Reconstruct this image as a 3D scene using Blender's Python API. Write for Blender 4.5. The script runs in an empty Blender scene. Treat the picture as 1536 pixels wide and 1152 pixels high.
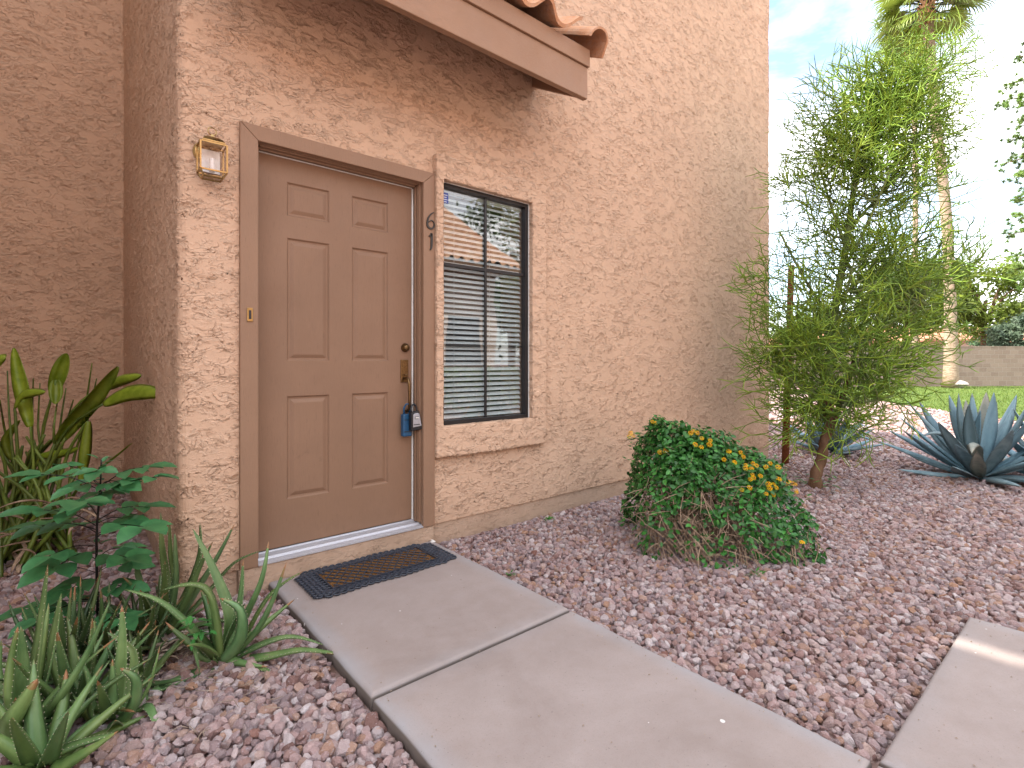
import bpy, math, random
import numpy as np
from mathutils import Vector, Matrix, noise as mnoise

PI = math.pi
C = bpy.context.scene.collection
scene = bpy.context.scene

# ------------------------------------------------------------------ camera, sky, sun, exposure
CAM_H = 1.07
FWD = Vector((0.6455, 0.7638, 0)); RGT = Vector((0.7638, -0.6455, 0)); UP = Vector((0, 0, 1))
FPX, CX, HY = 780.0, 768.0, 543.0            # focal length, centre and horizon in pixels of the 1536 wide photograph
cam_d = bpy.data.cameras.new("camera"); cam = bpy.data.objects.new("camera", cam_d); C.objects.link(cam)
cam.location = (0, 0, CAM_H)
cam.rotation_euler = (PI / 2, 0, math.atan2(FWD.y, FWD.x) - PI / 2)
cam_d.sensor_width = 36; cam_d.lens = FPX / 1536 * 36; cam_d.shift_y = (HY - 576) / 1536
cam_d.clip_start = 0.02; cam_d.clip_end = 2000
scene.camera = cam

SUN_V = Vector((-0.62, 0.46, 1.0)).normalized()     # towards the sun
SUN_EL = math.asin(SUN_V.z); SUN_AZ = math.atan2(SUN_V.x, SUN_V.y)
w = bpy.data.worlds.new("World"); scene.world = w; w.use_nodes = True
nt = w.node_tree; nt.nodes.clear(); SKX = 4.0
out = nt.nodes.new('ShaderNodeOutputWorld'); bg = nt.nodes.new('ShaderNodeBackground')
sky = nt.nodes.new('ShaderNodeTexSky'); sky.sky_type = 'NISHITA'; sky.sun_disc = False
sky.sun_elevation = SUN_EL; sky.sun_rotation = SUN_AZ; sky.dust_density = 2.0; sky.air_density = 1.0
tc = nt.nodes.new('ShaderNodeTexCoord')
mp = nt.nodes.new('ShaderNodeMapping'); mp.inputs['Scale'].default_value = (1, 1, 2.6); mp.inputs['Location'].default_value = (SKX, 1.3, .2)
cn = nt.nodes.new('ShaderNodeTexNoise'); cn.inputs['Scale'].default_value = 1.7; cn.inputs['Detail'].default_value = 8
cn.inputs['Roughness'].default_value = 0.58; cn.inputs['Distortion'].default_value = 0.35
cr = nt.nodes.new('ShaderNodeValToRGB'); cr.color_ramp.elements[0].position = 0.34; cr.color_ramp.elements[1].position = 0.60
mx = nt.nodes.new('ShaderNodeMix'); mx.data_type = 'RGBA'
mx.inputs['B'].default_value = (6.9, 6.75, 6.6, 1)
nt.links.new(tc.outputs['Generated'], mp.inputs['Vector']); nt.links.new(mp.outputs[0], cn.inputs['Vector'])
nt.links.new(cn.outputs['Fac'], cr.inputs['Fac']); nt.links.new(cr.outputs['Color'], mx.inputs['Factor'])
nt.links.new(sky.outputs[0], mx.inputs['A']); nt.links.new(mx.outputs['Result'], bg.inputs['Color'])
bg.inputs['Strength'].default_value = 0.15
nt.links.new(bg.outputs[0], out.inputs['Surface'])

sd = bpy.data.lights.new("sun", 'SUN'); sd.energy = 3.2; sd.angle = math.radians(0.6); sd.color = (1, 0.94, 0.84)
sun = bpy.data.objects.new("sun", sd); C.objects.link(sun)
sun.rotation_euler = SUN_V.to_track_quat('Z', 'Y').to_euler(); sun.location = (0, 0, 30)

scene.view_settings.view_transform = 'Standard'; scene.view_settings.look = 'None'
scene.view_settings.gamma = 1; scene.view_settings.exposure = 1.95
scene.cycles.use_denoising = True
scene.cycles.max_bounces = 10; scene.cycles.diffuse_bounces = 5; scene.cycles.transparent_max_bounces = 16

# ------------------------------------------------------------------ helpers
def ray(px, py):
    return FWD + RGT * ((px - CX) / FPX) + UP * ((HY - py) / FPX)
def at(px, py, t):
    """the point t metres ahead of where the photographer stood, seen at this spot"""
    return Vector((0, 0, CAM_H)) + ray(px, py) * t
def ground(px, py, z=-0.06):
    return at(px, py, (CAM_H - z) / ((py - HY) / FPX))

def tag(o, label=None, cat=None, group=None, kind=None):
    if label: o['label'] = label
    if cat: o['category'] = cat
    if group: o['group'] = group
    if kind: o['kind'] = kind
    return o
def empty(name, loc, label, cat, group=None):
    o = bpy.data.objects.new(name, None); C.objects.link(o); o.location = loc; o.empty_display_size = 0.1
    return tag(o, label, cat, group)

class MB:
    def __init__(s): s.v = []; s.f = []; s.m = []
    def add(s, vs, fs, mi=0):
        b = len(s.v); s.v.extend([tuple(p) for p in vs]); s.f.extend([tuple(i + b for i in f) for f in fs]); s.m.extend([mi] * len(fs))
    def box(s, x0, x1, y0, y1, z0, z1, mi=0, M=None):
        vs = [Vector((x, y, z)) for z in (z0, z1) for y in (y0, y1) for x in (x0, x1)]
        if M: vs = [M @ q for q in vs]
        s.add(vs, [(0, 2, 3, 1), (4, 5, 7, 6), (0, 1, 5, 4), (2, 6, 7, 3), (0, 4, 6, 2), (1, 3, 7, 5)], mi)
    def tube(s, pts, rad, n=6, mi=0, cap=True, closed=False):
        P = [Vector(p) for p in pts]; N = len(P)
        R = rad if hasattr(rad, '__len__') else [rad] * N
        vs = []; up = None
        for i in range(N):
            if closed: d = P[(i + 1) % N] - P[i - 1]
            else: d = P[min(i + 1, N - 1)] - P[max(i - 1, 0)]
            if d.length < 1e-9: d = Vector((0, 0, 1))
            d.normalize()
            if up is None:
                up = Vector((0, 0, 1)) if abs(d.z) < 0.9 else Vector((1, 0, 0))
            a = d.cross(up)
            if a.length < 1e-6: a = d.orthogonal()
            a.normalize(); up2 = a.cross(d); up = up2
            for k in range(n):
                t = 2 * PI * k / n
                vs.append(P[i] + (a * math.cos(t) + up2 * math.sin(t)) * R[i])
        fs = []
        for i in range(N if closed else N - 1):
            j = (i + 1) % N
            for k in range(n):
                fs.append((i * n + k, i * n + (k + 1) % n, j * n + (k + 1) % n, j * n + k))
        if cap and not closed:
            fs.append(tuple(range(n - 1, -1, -1))); fs.append(tuple((N - 1) * n + k for k in range(n)))
        s.add(vs, fs, mi)
    def lathe(s, prof, cen=(0, 0, 0), n=20, mi=0, M=None):
        vs = []
        for r, z in prof:
            for k in range(n):
                q = Vector((r * math.cos(2 * PI * k / n), r * math.sin(2 * PI * k / n), z))
                q = (M @ q) if M else q
                vs.append(q + Vector(cen))
        fs = []
        for i in range(len(prof) - 1):
            for k in range(n):
                fs.append((i * n + k, i * n + (k + 1) % n, (i + 1) * n + (k + 1) % n, (i + 1) * n + k))
        fs.append(tuple(range(n - 1, -1, -1))); fs.append(tuple((len(prof) - 1) * n + k for k in range(n)))
        s.add(vs, fs, mi)
    def build(s, name, mat, parent=None, smooth=False, bevel=0, seg=2, loc=None):
        me = bpy.data.meshes.new(name); me.from_pydata(s.v, [], s.f)
        for m in (mat if isinstance(mat, (list, tuple)) else [mat]): me.materials.append(m)
        if isinstance(mat, (list, tuple)): me.polygons.foreach_set('material_index', s.m)
        if smooth: me.polygons.foreach_set('use_smooth', [True] * len(me.polygons))
        me.update()
        o = bpy.data.objects.new(name, me); C.objects.link(o)
        if bevel:
            b = o.modifiers.new('bevel', 'BEVEL'); b.width = bevel; b.segments = seg; b.limit_method = 'ANGLE'; b.angle_limit = math.radians(40)
            b.harden_normals = False
        if parent:
            o.parent = parent; o.matrix_parent_inverse = Matrix.Translation(-parent.location) if parent.parent is None else Matrix.Identity(4)
            if parent.parent is None and parent.type == 'MESH': o.matrix_parent_inverse = Matrix.Identity(4)
        return o

# node material helper
class NM:
    def __init__(s, name):
        s.mat = bpy.data.materials.new(name); s.mat.use_nodes = True; s.nt = s.mat.node_tree
        s.nt.nodes.clear(); s.out = s.n('ShaderNodeOutputMaterial'); s.b = s.n('ShaderNodeBsdfPrincipled'); s.l(s.b.outputs[0], s.out.inputs[0])
        s.tc = s.n('ShaderNodeTexCoord')
    def n(s, t, **k):
        o = s.nt.nodes.new(t)
        for a, b in k.items():
            if hasattr(o, a): setattr(o, a, b)
        return o
    def l(s, a, b): s.nt.links.new(a, b)
    def val(s, sock, v):
        if isinstance(v, (int, float, tuple, list)): sock.default_value = v
        else: s.l(v, sock)
    def map(s, scale=(1, 1, 1), rot=(0, 0, 0), src=None):
        m = s.n('ShaderNodeMapping'); m.inputs['Scale'].default_value = scale; m.inputs['Rotation'].default_value = rot
        s.l(src or s.tc.outputs['Object'], m.inputs['Vector']); return m.outputs[0]
    def noise(s, scale, detail=4, rough=.5, dist=0, vec=None, out='Fac'):
        n = s.n('ShaderNodeTexNoise'); n.inputs['Scale'].default_value = scale; n.inputs['Detail'].default_value = detail
        n.inputs['Roughness'].default_value = rough; n.inputs['Distortion'].default_value = dist
        s.l(vec or s.tc.outputs['Object'], n.inputs['Vector']); return n.outputs[out]
    def ramp(s, fac, stops, interp='LINEAR'):
        r = s.n('ShaderNodeValToRGB'); r.color_ramp.interpolation = interp
        e = r.color_ramp.elements
        while len(e) < len(stops): e.new(0.5)
        for i, (p, c) in enumerate(stops):
            e[i].position = p; e[i].color = (c, c, c, 1) if isinstance(c, (int, float)) else (*c, 1)
        s.l(fac, r.inputs['Fac']); return r.outputs['Color']
    def math(s, op, a, b=0.0, c=None, clamp=False):
        m = s.n('ShaderNodeMath'); m.operation = op; m.use_clamp = clamp
        s.val(m.inputs[0], a); s.val(m.inputs[1], b)
        if c is not None: s.val(m.inputs[2], c)
        return m.outputs[0]
    def mix(s, fac, a, b, blend='MIX'):
        m = s.n('ShaderNodeMix'); m.data_type = 'RGBA'; m.blend_type = blend
        s.val(m.inputs['Factor'], fac)
        s.val(m.inputs['A'], (*a, 1) if isinstance(a, tuple) and len(a) == 3 else a)
        s.val(m.inputs['B'], (*b, 1) if isinstance(b, tuple) and len(b) == 3 else b)
        return m.outputs['Result']
    def bump(s, h, strength=.5, dist=.01, prev=None):
        b = s.n('ShaderNodeBump'); b.inputs['Strength'].default_value = strength; b.inputs['Distance'].default_value = dist
        s.l(h, b.inputs['Height'])
        if prev: s.l(prev, b.inputs['Normal'])
        return b.outputs[0]
    def fin(s, col=None, rough=.6, normal=None, metal=0, spec=None, trans=None, sub=None):
        if col is not None: s.val(s.b.inputs['Base Color'], (*col, 1) if isinstance(col, tuple) and len(col) == 3 else col)
        s.val(s.b.inputs['Roughness'], rough); s.val(s.b.inputs['Metallic'], metal)
        if spec is not None: s.b.inputs['Specular IOR Level'].default_value = spec
        if normal: s.l(normal, s.b.inputs['Normal'])
        return s.mat

def sepxyz(m, src):
    x = m.n('ShaderNodeSeparateXYZ'); m.l(src, x.inputs[0]); return x.outputs

# ------------------------------------------------------------------ materials
def stucco(name, base, amp=1.0, plain=0.0):
    m = NM(name)
    v = m.map((1, 1, 1.0))
    warp = m.noise(6.0, 3, .6, 0, v)
    warp2 = m.noise(22.0, 3, .6, 0.6, v)
    z = sepxyz(m, v)[2]
    # overlapping trowel laps: a saw-tooth that climbs the wall and drops sharply, broken up by masks
    def lap(freq, a1, a2, off, s1, thr):
        n1 = m.noise(s1, 2, .55, .5, m.map((.8, .8, 1.5), (0, 0, off)))
        q = m.math('ADD', m.math('MULTIPLY', z, -freq), m.math('MULTIPLY', n1, a1))
        q = m.math('ADD', q, m.math('MULTIPLY', warp2, a2))
        fr = m.math('FRACT', m.math('ADD', q, off * 3.3))
        # rises slowly, falls in the last tenth
        tri = m.math('MINIMUM', fr, m.math('MULTIPLY', m.math('SUBTRACT', 1.0, fr), 14.0))
        tri = m.math('POWER', m.math('MAXIMUM', tri, 0.0001), 1.6)
        gro = m.math('MAXIMUM', m.math('SUBTRACT', 1.0, m.math('MULTIPLY', fr, 13.0)), 0.0)
        tri = m.math('SUBTRACT', m.math('MULTIPLY', tri, .66), m.math('MULTIPLY', gro, .95))
        mask = m.ramp(m.noise(s1 * 1.35, 3, .6, .3, m.map((.7, .7, 1.3), (0, 0, off + 2))), [(thr, 0.0), (thr + .07, 1.0)])
        return m.math('MULTIPLY', tri, mask)
    l1 = lap(17.0, 10.0, 2.0, 0.3, 7.5, .47)
    l2 = lap(30.0, 13.0, 2.8, 1.1, 13.0, .47)
    hh = m.math('ADD', m.math('MULTIPLY', l1, .62), m.math('MULTIPLY', l2, .58))
    fine = m.noise(170, 4, .6)
    mid = m.noise(45, 3, .6, .5)
    hh = m.math('ADD', hh, m.math('MULTIPLY', fine, .13))
    hh = m.math('ADD', hh, m.math('MULTIPLY', mid, .22))
    stain = m.noise(1.3, 5, .6, .4)
    c = m.mix(m.ramp(stain, [(.3, 0.0), (.75, 1.0)]), tuple(x * .93 for x in base), tuple(min(1, x * 1.05) for x in base))
    c = m.mix(m.ramp(m.noise(38, 4, .65), [(.35, 0.0), (.7, 1.0)]), tuple(x * .92 for x in base), c)
    # rain streaks and a splash line of dirt near the ground
    stk = m.ramp(m.noise(2.4, 5, .7, .2, m.map((1.6, 1.6, .16))), [(.54, 0.0), (.78, .32)])
    c = m.mix(stk, c, tuple(x * .80 for x in base))
    dn = m.math('MULTIPLY', m.math('SUBTRACT', .34, z, clamp=True), 2.0)
    c = m.mix(m.math('MULTIPLY', dn, m.ramp(m.noise(9, 5, .65), [(.38, 0.0), (.68, .8)])), c, (base[0] * .62, base[1] * .60, base[2] * .58))
    pat = m.ramp(m.noise(.55, 3, .5, 1.2, m.map((1, 1, 1.3), (0, 0, 4))), [(.50, 0.0), (.53, .22)])
    c = m.mix(pat, c, tuple(min(1, x * 1.12) for x in base))
    if plain: hh = m.math('MULTIPLY', hh, 1 - plain)
    dp = m.n('ShaderNodeDisplacement'); dp.inputs['Midlevel'].default_value = .2; dp.inputs['Scale'].default_value = .0098 * amp
    m.l(hh, dp.inputs['Height']); m.l(dp.outputs[0], m.out.inputs['Displacement']); m.mat.displacement_method = 'BOTH'
    return m.fin(c, .93, None, spec=.15)
STUCCO = stucco('stucco', (.565, .385, .272))
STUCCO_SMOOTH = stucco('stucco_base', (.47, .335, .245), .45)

def painted_wood(name, base, grain=(2, 2, 40), amp=.0012, rot=(0, 0, 0)):
    m = NM(name)
    g = m.noise(14, 6, .65, .6, m.map(grain, rot))
    d = m.noise(60, 3, .5)
    c = m.mix(m.ramp(m.noise(3, 4), [(.3, 0.0), (.7, 1.0)]), tuple(x * .9 for x in base), base)
    c = m.mix(m.ramp(g, [(.3, .0), (.42, 1.0)]), tuple(x * .72 for x in base), c); c = m.mix(m.ramp(g, [(.58, .0), (.7, .5)]), c, tuple(x * 1.2 for x in base))
    sc = m.ramp(m.noise(5, 6, .75, 1.5, m.map((1.2, 1.2, 1.0), (0, 0, 1))), [(.66, 0.0), (.72, .35)])
    c = m.mix(sc, c, tuple(x * .62 for x in base))
    zz = sepxyz(m, m.tc.outputs['Object'])[2]
    c = m.mix(m.math('MULTIPLY', m.math('SUBTRACT', .55, zz, clamp=True), m.ramp(m.noise(6, 5, .7), [(.4, 0.0), (.75, 1.1)])), c, tuple(x * .7 for x in base))
    rg = m.ramp(m.noise(7, 4, .6), [(.3, .48), (.7, .70)])
    return m.fin(c, rg, m.bump(m.math('ADD', g, m.math('MULTIPLY', d, .3)), .8, amp), spec=.35)
TRIM = painted_wood('trim_paint', (.275, .165, .105), (30, 30, 2.2), .0012)
FASCIA = painted_wood('fascia_paint', (.315, .185, .115), (1.6, 30, 42), .003)
DOOR = painted_wood('door_paint', (.240, .142, .090), (26, 26, 1.5), .0006)

def simple(name, col, rough=.5, metal=0, spec=.5, nscale=60, amp=.0006, var=.12):
    m = NM(name)
    n = m.noise(nscale, 4, .6)
    c = m.mix(m.ramp(n, [(.3, 0.0), (.7, 1.0)]), tuple(x * (1 - var) for x in col), tuple(min(1, x * (1 + var)) for x in col))
    r = m.ramp(m.noise(nscale * .4, 3), [(.2, max(0, rough - .08)), (.8, min(1, rough + .1))])
    return m.fin(c, r, m.bump(n, .6, amp), metal, spec)
BRASS = simple('polished_brass', (.36, .24, .10), .3, 1, nscale=90)
OLD_BRASS = simple('antique_brass', (.17, .105, .05), .38, 1, nscale=120, var=.3)
DARK_METAL = simple('bronze_frame', (.022, .02, .022), .4, .3)
ALU = simple('aluminium', (.56, .57, .62), .42, .55, nscale=200)
WHITE = simple('white_strip', (.78, .77, .74), .5)
BLACKPL = simple('black_plastic', (.012, .013, .017), .38)
BLUEPL = simple('blue_vinyl', (.012, .075, .17), .42)
SILVER = simple('silver_face', (.42, .44, .5), .35, .6)
BLIND = simple('blind_slat', (.42, .44, .45), .45)
RUBBER = simple('mat_rubber', (.022, .028, .043), .42, 0, .5, 110, .001, .25)
STAKE = simple('rusty_stake', (.19, .065, .03), .85, 0, .2, 40, .002, .35)
DARKROOM = simple('dark_interior', (.05, .048, .045), .9)
BULB = simple('frosted_tube', (.8, .78, .74), .35)
NUMERAL = simple('black_numeral', (.02, .016, .014), .45)
DECALW = simple('decal_white', (.6, .65, .75), .5)
DECALB = simple('decal_blue', (.02, .05, .28), .5)

def glassy(name, tint=(1, 1, 1), refl=1.0, ior=1.5):
    m = NM(name); m.nt.nodes.remove(m.b)
    tr = m.n('ShaderNodeBsdfTransparent'); tr.inputs['Color'].default_value = (*tint, 1)
    gl = m.n('ShaderNodeBsdfGlossy'); gl.inputs['Roughness'].default_value = .0; gl.inputs['Color'].default_value = (refl, refl, refl, 1)
    fr = m.n('ShaderNodeFresnel'); ge = m.n('ShaderNodeNewGeometry'); m.l(m.math('POWER', ior, m.math('SUBTRACT', 1.0, m.math('MULTIPLY', ge.outputs['Backfacing'], 2.0))), fr.inputs['IOR'])
    nb = m.bump(m.noise(3.0, 1), .12, .01)
    m.l(nb, gl.inputs['Normal'])
    mx_ = m.n('ShaderNodeMixShader'); m.l(fr.outputs[0], mx_.inputs[0]); m.l(tr.outputs[0], mx_.inputs[1]); m.l(gl.outputs[0], mx_.inputs[2])
    m.l(mx_.outputs[0], m.out.inputs[0]); return m.mat
PANE = glassy('window_glass', (.93, .97, .965), 1.0, 2.0)
LAMPGLASS = glassy('lamp_glass', (.88, .88, .9), 1.0, 1.5)

def concrete():
    m = NM('concrete')
    a = m.noise(2.2, 6, .62, .5); b = m.noise(9, 5, .6); f = m.noise(240, 3, .7)
    c = m.mix(m.ramp(a, [(.3, 0.0), (.7, 1.0)]), (.250, .203, .185), (.325, .273, .256))
    c = m.mix(m.ramp(b, [(.42, 0.0), (.8, .6)]), c, (.335, .285, .27))
    c = m.mix(m.ramp(f, [(.3, .35), (.5, 0.0)]), c, (.22, .17, .15))
    # worn, greyer rim along the trowelled edges
    at_ = m.n('ShaderNodeAttribute'); at_.attribute_name = 'rim'
    rim = m.math('MULTIPLY', at_.outputs['Fac'], m.ramp(m.noise(7, 4), [(.3, .35), (.65, 1.0)]))
    c = m.mix(rim, c, (.30, .295, .31))
    st_ = m.ramp(m.noise(1.1, 6, .7, 1.0, m.map((1, .5, 1), (0, 0, .4))), [(.50, 0.0), (.72, .32)])
    c = m.mix(st_, c, (.23, .185, .165))
    zc = sepxyz(m, m.tc.outputs['Object'])[2]
    c = m.mix(m.math('MULTIPLY', m.math('SUBTRACT', -.009, zc), 160.0, clamp=True), c, (.13, .105, .092))      # dirt packed low in the joints and along the buried sides
    por = m.ramp(m.noise(120, 2, .5), [(.70, 0.0), (.74, 1.0)]); c = m.mix(m.math('MULTIPLY', por, .5), c, (.15, .12, .105))
    spots = m.ramp(m.noise(34, 1, .3), [(.80, 0.0), (.815, 1.0)])
    c = m.mix(spots, c, (.62, .6, .58))
    h = m.math('ADD', m.math('MULTIPLY', f, .5), m.math('MULTIPLY', m.noise(60, 4), .6))
    return m.fin(c, .82, m.bump(h, .5, .0022), spec=.25)
CONCRETE = concrete()

def stone_mat():
    m = NM('crushed_granite')
    oi = m.n('ShaderNodeObjectInfo')
    c = m.ramp(oi.outputs['Random'], [(0.0, (.17, .085, .070)), (.12, (.42, .27, .25)), (.26, (.54, .39, .38)), (.40, (.25, .185, .195)),
                                     (.54, (.60, .48, .47)), (.66, (.42, .235, .145)), (.76, (.36, .28, .29)), (.88, (.68, .60, .60)), (1.0, (.26, .12, .09))])
    n = m.noise(1.6, 5, .65, .6)
    c = m.mix(m.ramp(n, [(.35, 0.0), (.6, 1.0)]), m.mix(.28, c, (.30, .20, .18)), c)
    n2 = m.noise(2.6, 4, .6, .3)
    c = m.mix(m.ramp(n2, [(.58, 0.0), (.72, .5)]), c, (.66, .61, .66))
    return m.fin(c, .78, m.bump(m.noise(5, 5, .65), .6, .08), spec=.3)
STONE = stone_mat()

def dirt_mat():
    m = NM('ground_dirt')
    # fine grit under the stones, pale gravel farther off
    vor = m.n('ShaderNodeTexVoronoi'); vor.inputs['Scale'].default_value = 24; m.l(m.tc.outputs['Object'], vor.inputs['Vector'])
    cellc = m.ramp(vor.outputs['Color'], [(0.1, (.28, .18, .16)), (.4, (.44, .34, .33)), (.7, (.54, .44, .45)), (.95, (.37, .23, .19))])
    c = m.mix(m.ramp(vor.outputs['Distance'], [(.0, 0.0), (.9, 1.0)]), cellc, (.13, .08, .065))
    c = m.mix(m.ramp(m.noise(1.1, 4), [(.3, 0.0), (.7, .4)]), c, (.22, .14, .11))
    h = m.math('SUBTRACT', 1.0, vor.outputs['Distance'])
    return m.fin(c, .95, m.bump(h, .8, .015), spec=.1)
DIRT = dirt_mat()

def leaf_mat(name, c1, c2, rough=.45, scale=18, trans=.25, streak=(1, 1, 1), amp=.001, spec=.4):
    m = NM(name)
    n = m.noise(scale, 4, .6, .3, m.map(streak))
    c = m.mix(m.ramp(n, [(.3, 0.0), (.7, 1.0)]), c1, c2)
    at_ = m.n('ShaderNodeAttribute'); at_.attribute_name = 'tint'
    c = m.mix(1.0, c, at_.outputs['Color'], 'MULTIPLY')
    m.fin(c, rough, m.bump(n, .5, amp), spec=spec)
    t = m.n('ShaderNodeBsdfTranslucent'); m.l(c, t.inputs['Color'])
    mx_ = m.n('ShaderNodeMixShader'); mx_.inputs[0].default_value = trans
    m.l(m.b.outputs[0], mx_.inputs[1]); m.l(t.outputs[0], mx_.inputs[2]); m.l(mx_.outputs[0], m.out.inputs[0])
    return m.mat
def set_tint(o, fn):
    """per-island colour wobble: fn(i face) -> multiplier rgb"""
    me = o.data; at_ = me.color_attributes.new('tint', 'FLOAT_COLOR', 'CORNER')
    cols = np.ones((len(me.loops), 4), dtype=np.float32)
    ls = np.zeros(len(me.polygons), dtype=np.int32); lt = np.zeros(len(me.polygons), dtype=np.int32)
    me.polygons.foreach_get('loop_start', ls); me.polygons.foreach_get('loop_total', lt)
    for i in range(len(ls)):
        cols[ls[i]:ls[i] + lt[i], :3] = fn(i)
    at_.data.foreach_set('color', cols.ravel())
def tint_chunks(o, faces_per, lo=.75, hi=1.25, seed=1, warm=.12):
    rr = random.Random(seed); cache = {}
    def fn(i):
        k = i // faces_per
        if k not in cache:
            b = rr.uniform(lo, hi); wv = rr.uniform(-warm, warm)
            cache[k] = (b * (1 + wv), b, b * (1 - wv))
        return cache[k]
    set_tint(o, fn)

# ------------------------------------------------------------------ the ground
def gz(x, y):
    """height of the bed under the stones"""
    s = lambda a: max(0, min(1, a)) ** 2 * (3 - 2 * max(0, min(1, a)))
    z = -.054 + .008 * s((x - .7) / 1.0)
    z -= .03 * s((x - 3.5) / 4)
    z += .016 * mnoise.noise(Vector((x * .9, y * .9, 3.1)))
    return z
def build_ground():
    xs = [-60, -25, -10, -5] + list(np.arange(-2, 14.01, .25)) + [16, 19, 23, 28, 35, 45, 60, 90, 150, 400]
    ys = [-200, -60, -25, -12, -6, -3] + list(np.arange(-1.5, 8.01, .25)) + [10, 13, 18, 25, 40, 90, 400]
    v = [(x, y, gz(x, y)) for y in ys for x in xs]; n = len(xs)
    f = [(j * n + i, j * n + i + 1, (j + 1) * n + i + 1, (j + 1) * n + i) for j in range(len(ys) - 1) for i in range(n - 1)]
    m = MB(); m.add(v, f); o = m.build('ground', DIRT, smooth=True); tag(o, kind='structure'); return o
build_ground()

# the walk: slabs with rounded, slightly wandering edges and open joints between them
def slab(mb, rims, x0, x1, y0, y1, top=0.0, r=.016, step=.06):
    xs = [x0, x0 + .004, x0 + .010, x0 + r, x0 + .05, x0 + .085]
    ys = [y0, y0 + .004, y0 + .010, y0 + r, y0 + .05, y0 + .085]
    nx = int((x1 - x0 - .17) / step); ny = int((y1 - y0 - .17) / step)
    xs += [x0 + .085 + (x1 - x0 - .17) * i / nx for i in range(1, nx + 1)] + [x1 - .05, x1 - r, x1 - .010, x1 - .004, x1]
    ys += [y0 + .085 + (y1 - y0 - .17) * i / ny for i in range(1, ny + 1)] + [y1 - .05, y1 - r, y1 - .010, y1 - .004, y1]
    def drop(d): return 0 if d >= r else r - math.sqrt(max(0, r * r - (r - d) ** 2))
    v = []; b = len(mb.v)
    def wob(x, y): return .005 * mnoise.noise(Vector((x * 5, y * 5, 1)))
    for y in ys:
        for x in xs:
            d = min(x - x0, x1 - x, y - y0, y1 - y)
            dz = max(drop(x - x0), drop(x1 - x), drop(y - y0), drop(y1 - y))
            v.append((x + (wob(x, y) if min(x - x0, x1 - x) < .06 else 0), y + (wob(y, x) * .4 if min(y - y0, y1 - y) < .06 else 0),
                      top - dz + .0022 * mnoise.noise(Vector((x * 2.2, y * 2.2, 7)))))
            rims.append(max(0, 1 - min(x - x0, x1 - x) / .085) * .9 if min(x - x0, x1 - x) < min(y - y0, y1 - y) else max(0, 1 - d / .085) * .35)
    n = len(xs); N = len(ys)
    f = [(j * n + i, j * n + i + 1, (j + 1) * n + i + 1, (j + 1) * n + i) for j in range(N - 1) for i in range(n - 1)]
    ring = [i for i in range(n)] + [j * n + n - 1 for j in range(1, N)] + [(N - 1) * n + i for i in range(n - 2, -1, -1)] + [j * n for j in range(N - 2, 0, -1)]
    k = len(v)
    for i in ring: v.append((v[i][0], v[i][1], top - .14)); rims.append(.8)
    L = len(ring)
    f += [(ring[i], k + i, k + (i + 1) % L, ring[(i + 1) % L]) for i in range(L)]
    f.append(tuple(k + i for i in range(L - 1, -1, -1)))
    mb.add(v, f)
SLABS = [(.732, 1.652, 1.569, 2.700, 0), (.732, 1.652, .446, 1.556, -.003), (1.664, 2.900, -1.4, .434, -.002), (.732, 1.652, -.70, .434, -.005)]
pm = MB(); rims = []
for s_ in SLABS: slab(pm, rims, *s_)
path = pm.build('path', CONCRETE, smooth=True); tag(path, kind='structure')
at_ = path.data.attributes.new('rim', 'FLOAT', 'POINT'); at_.data.foreach_set('value', rims)

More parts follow.
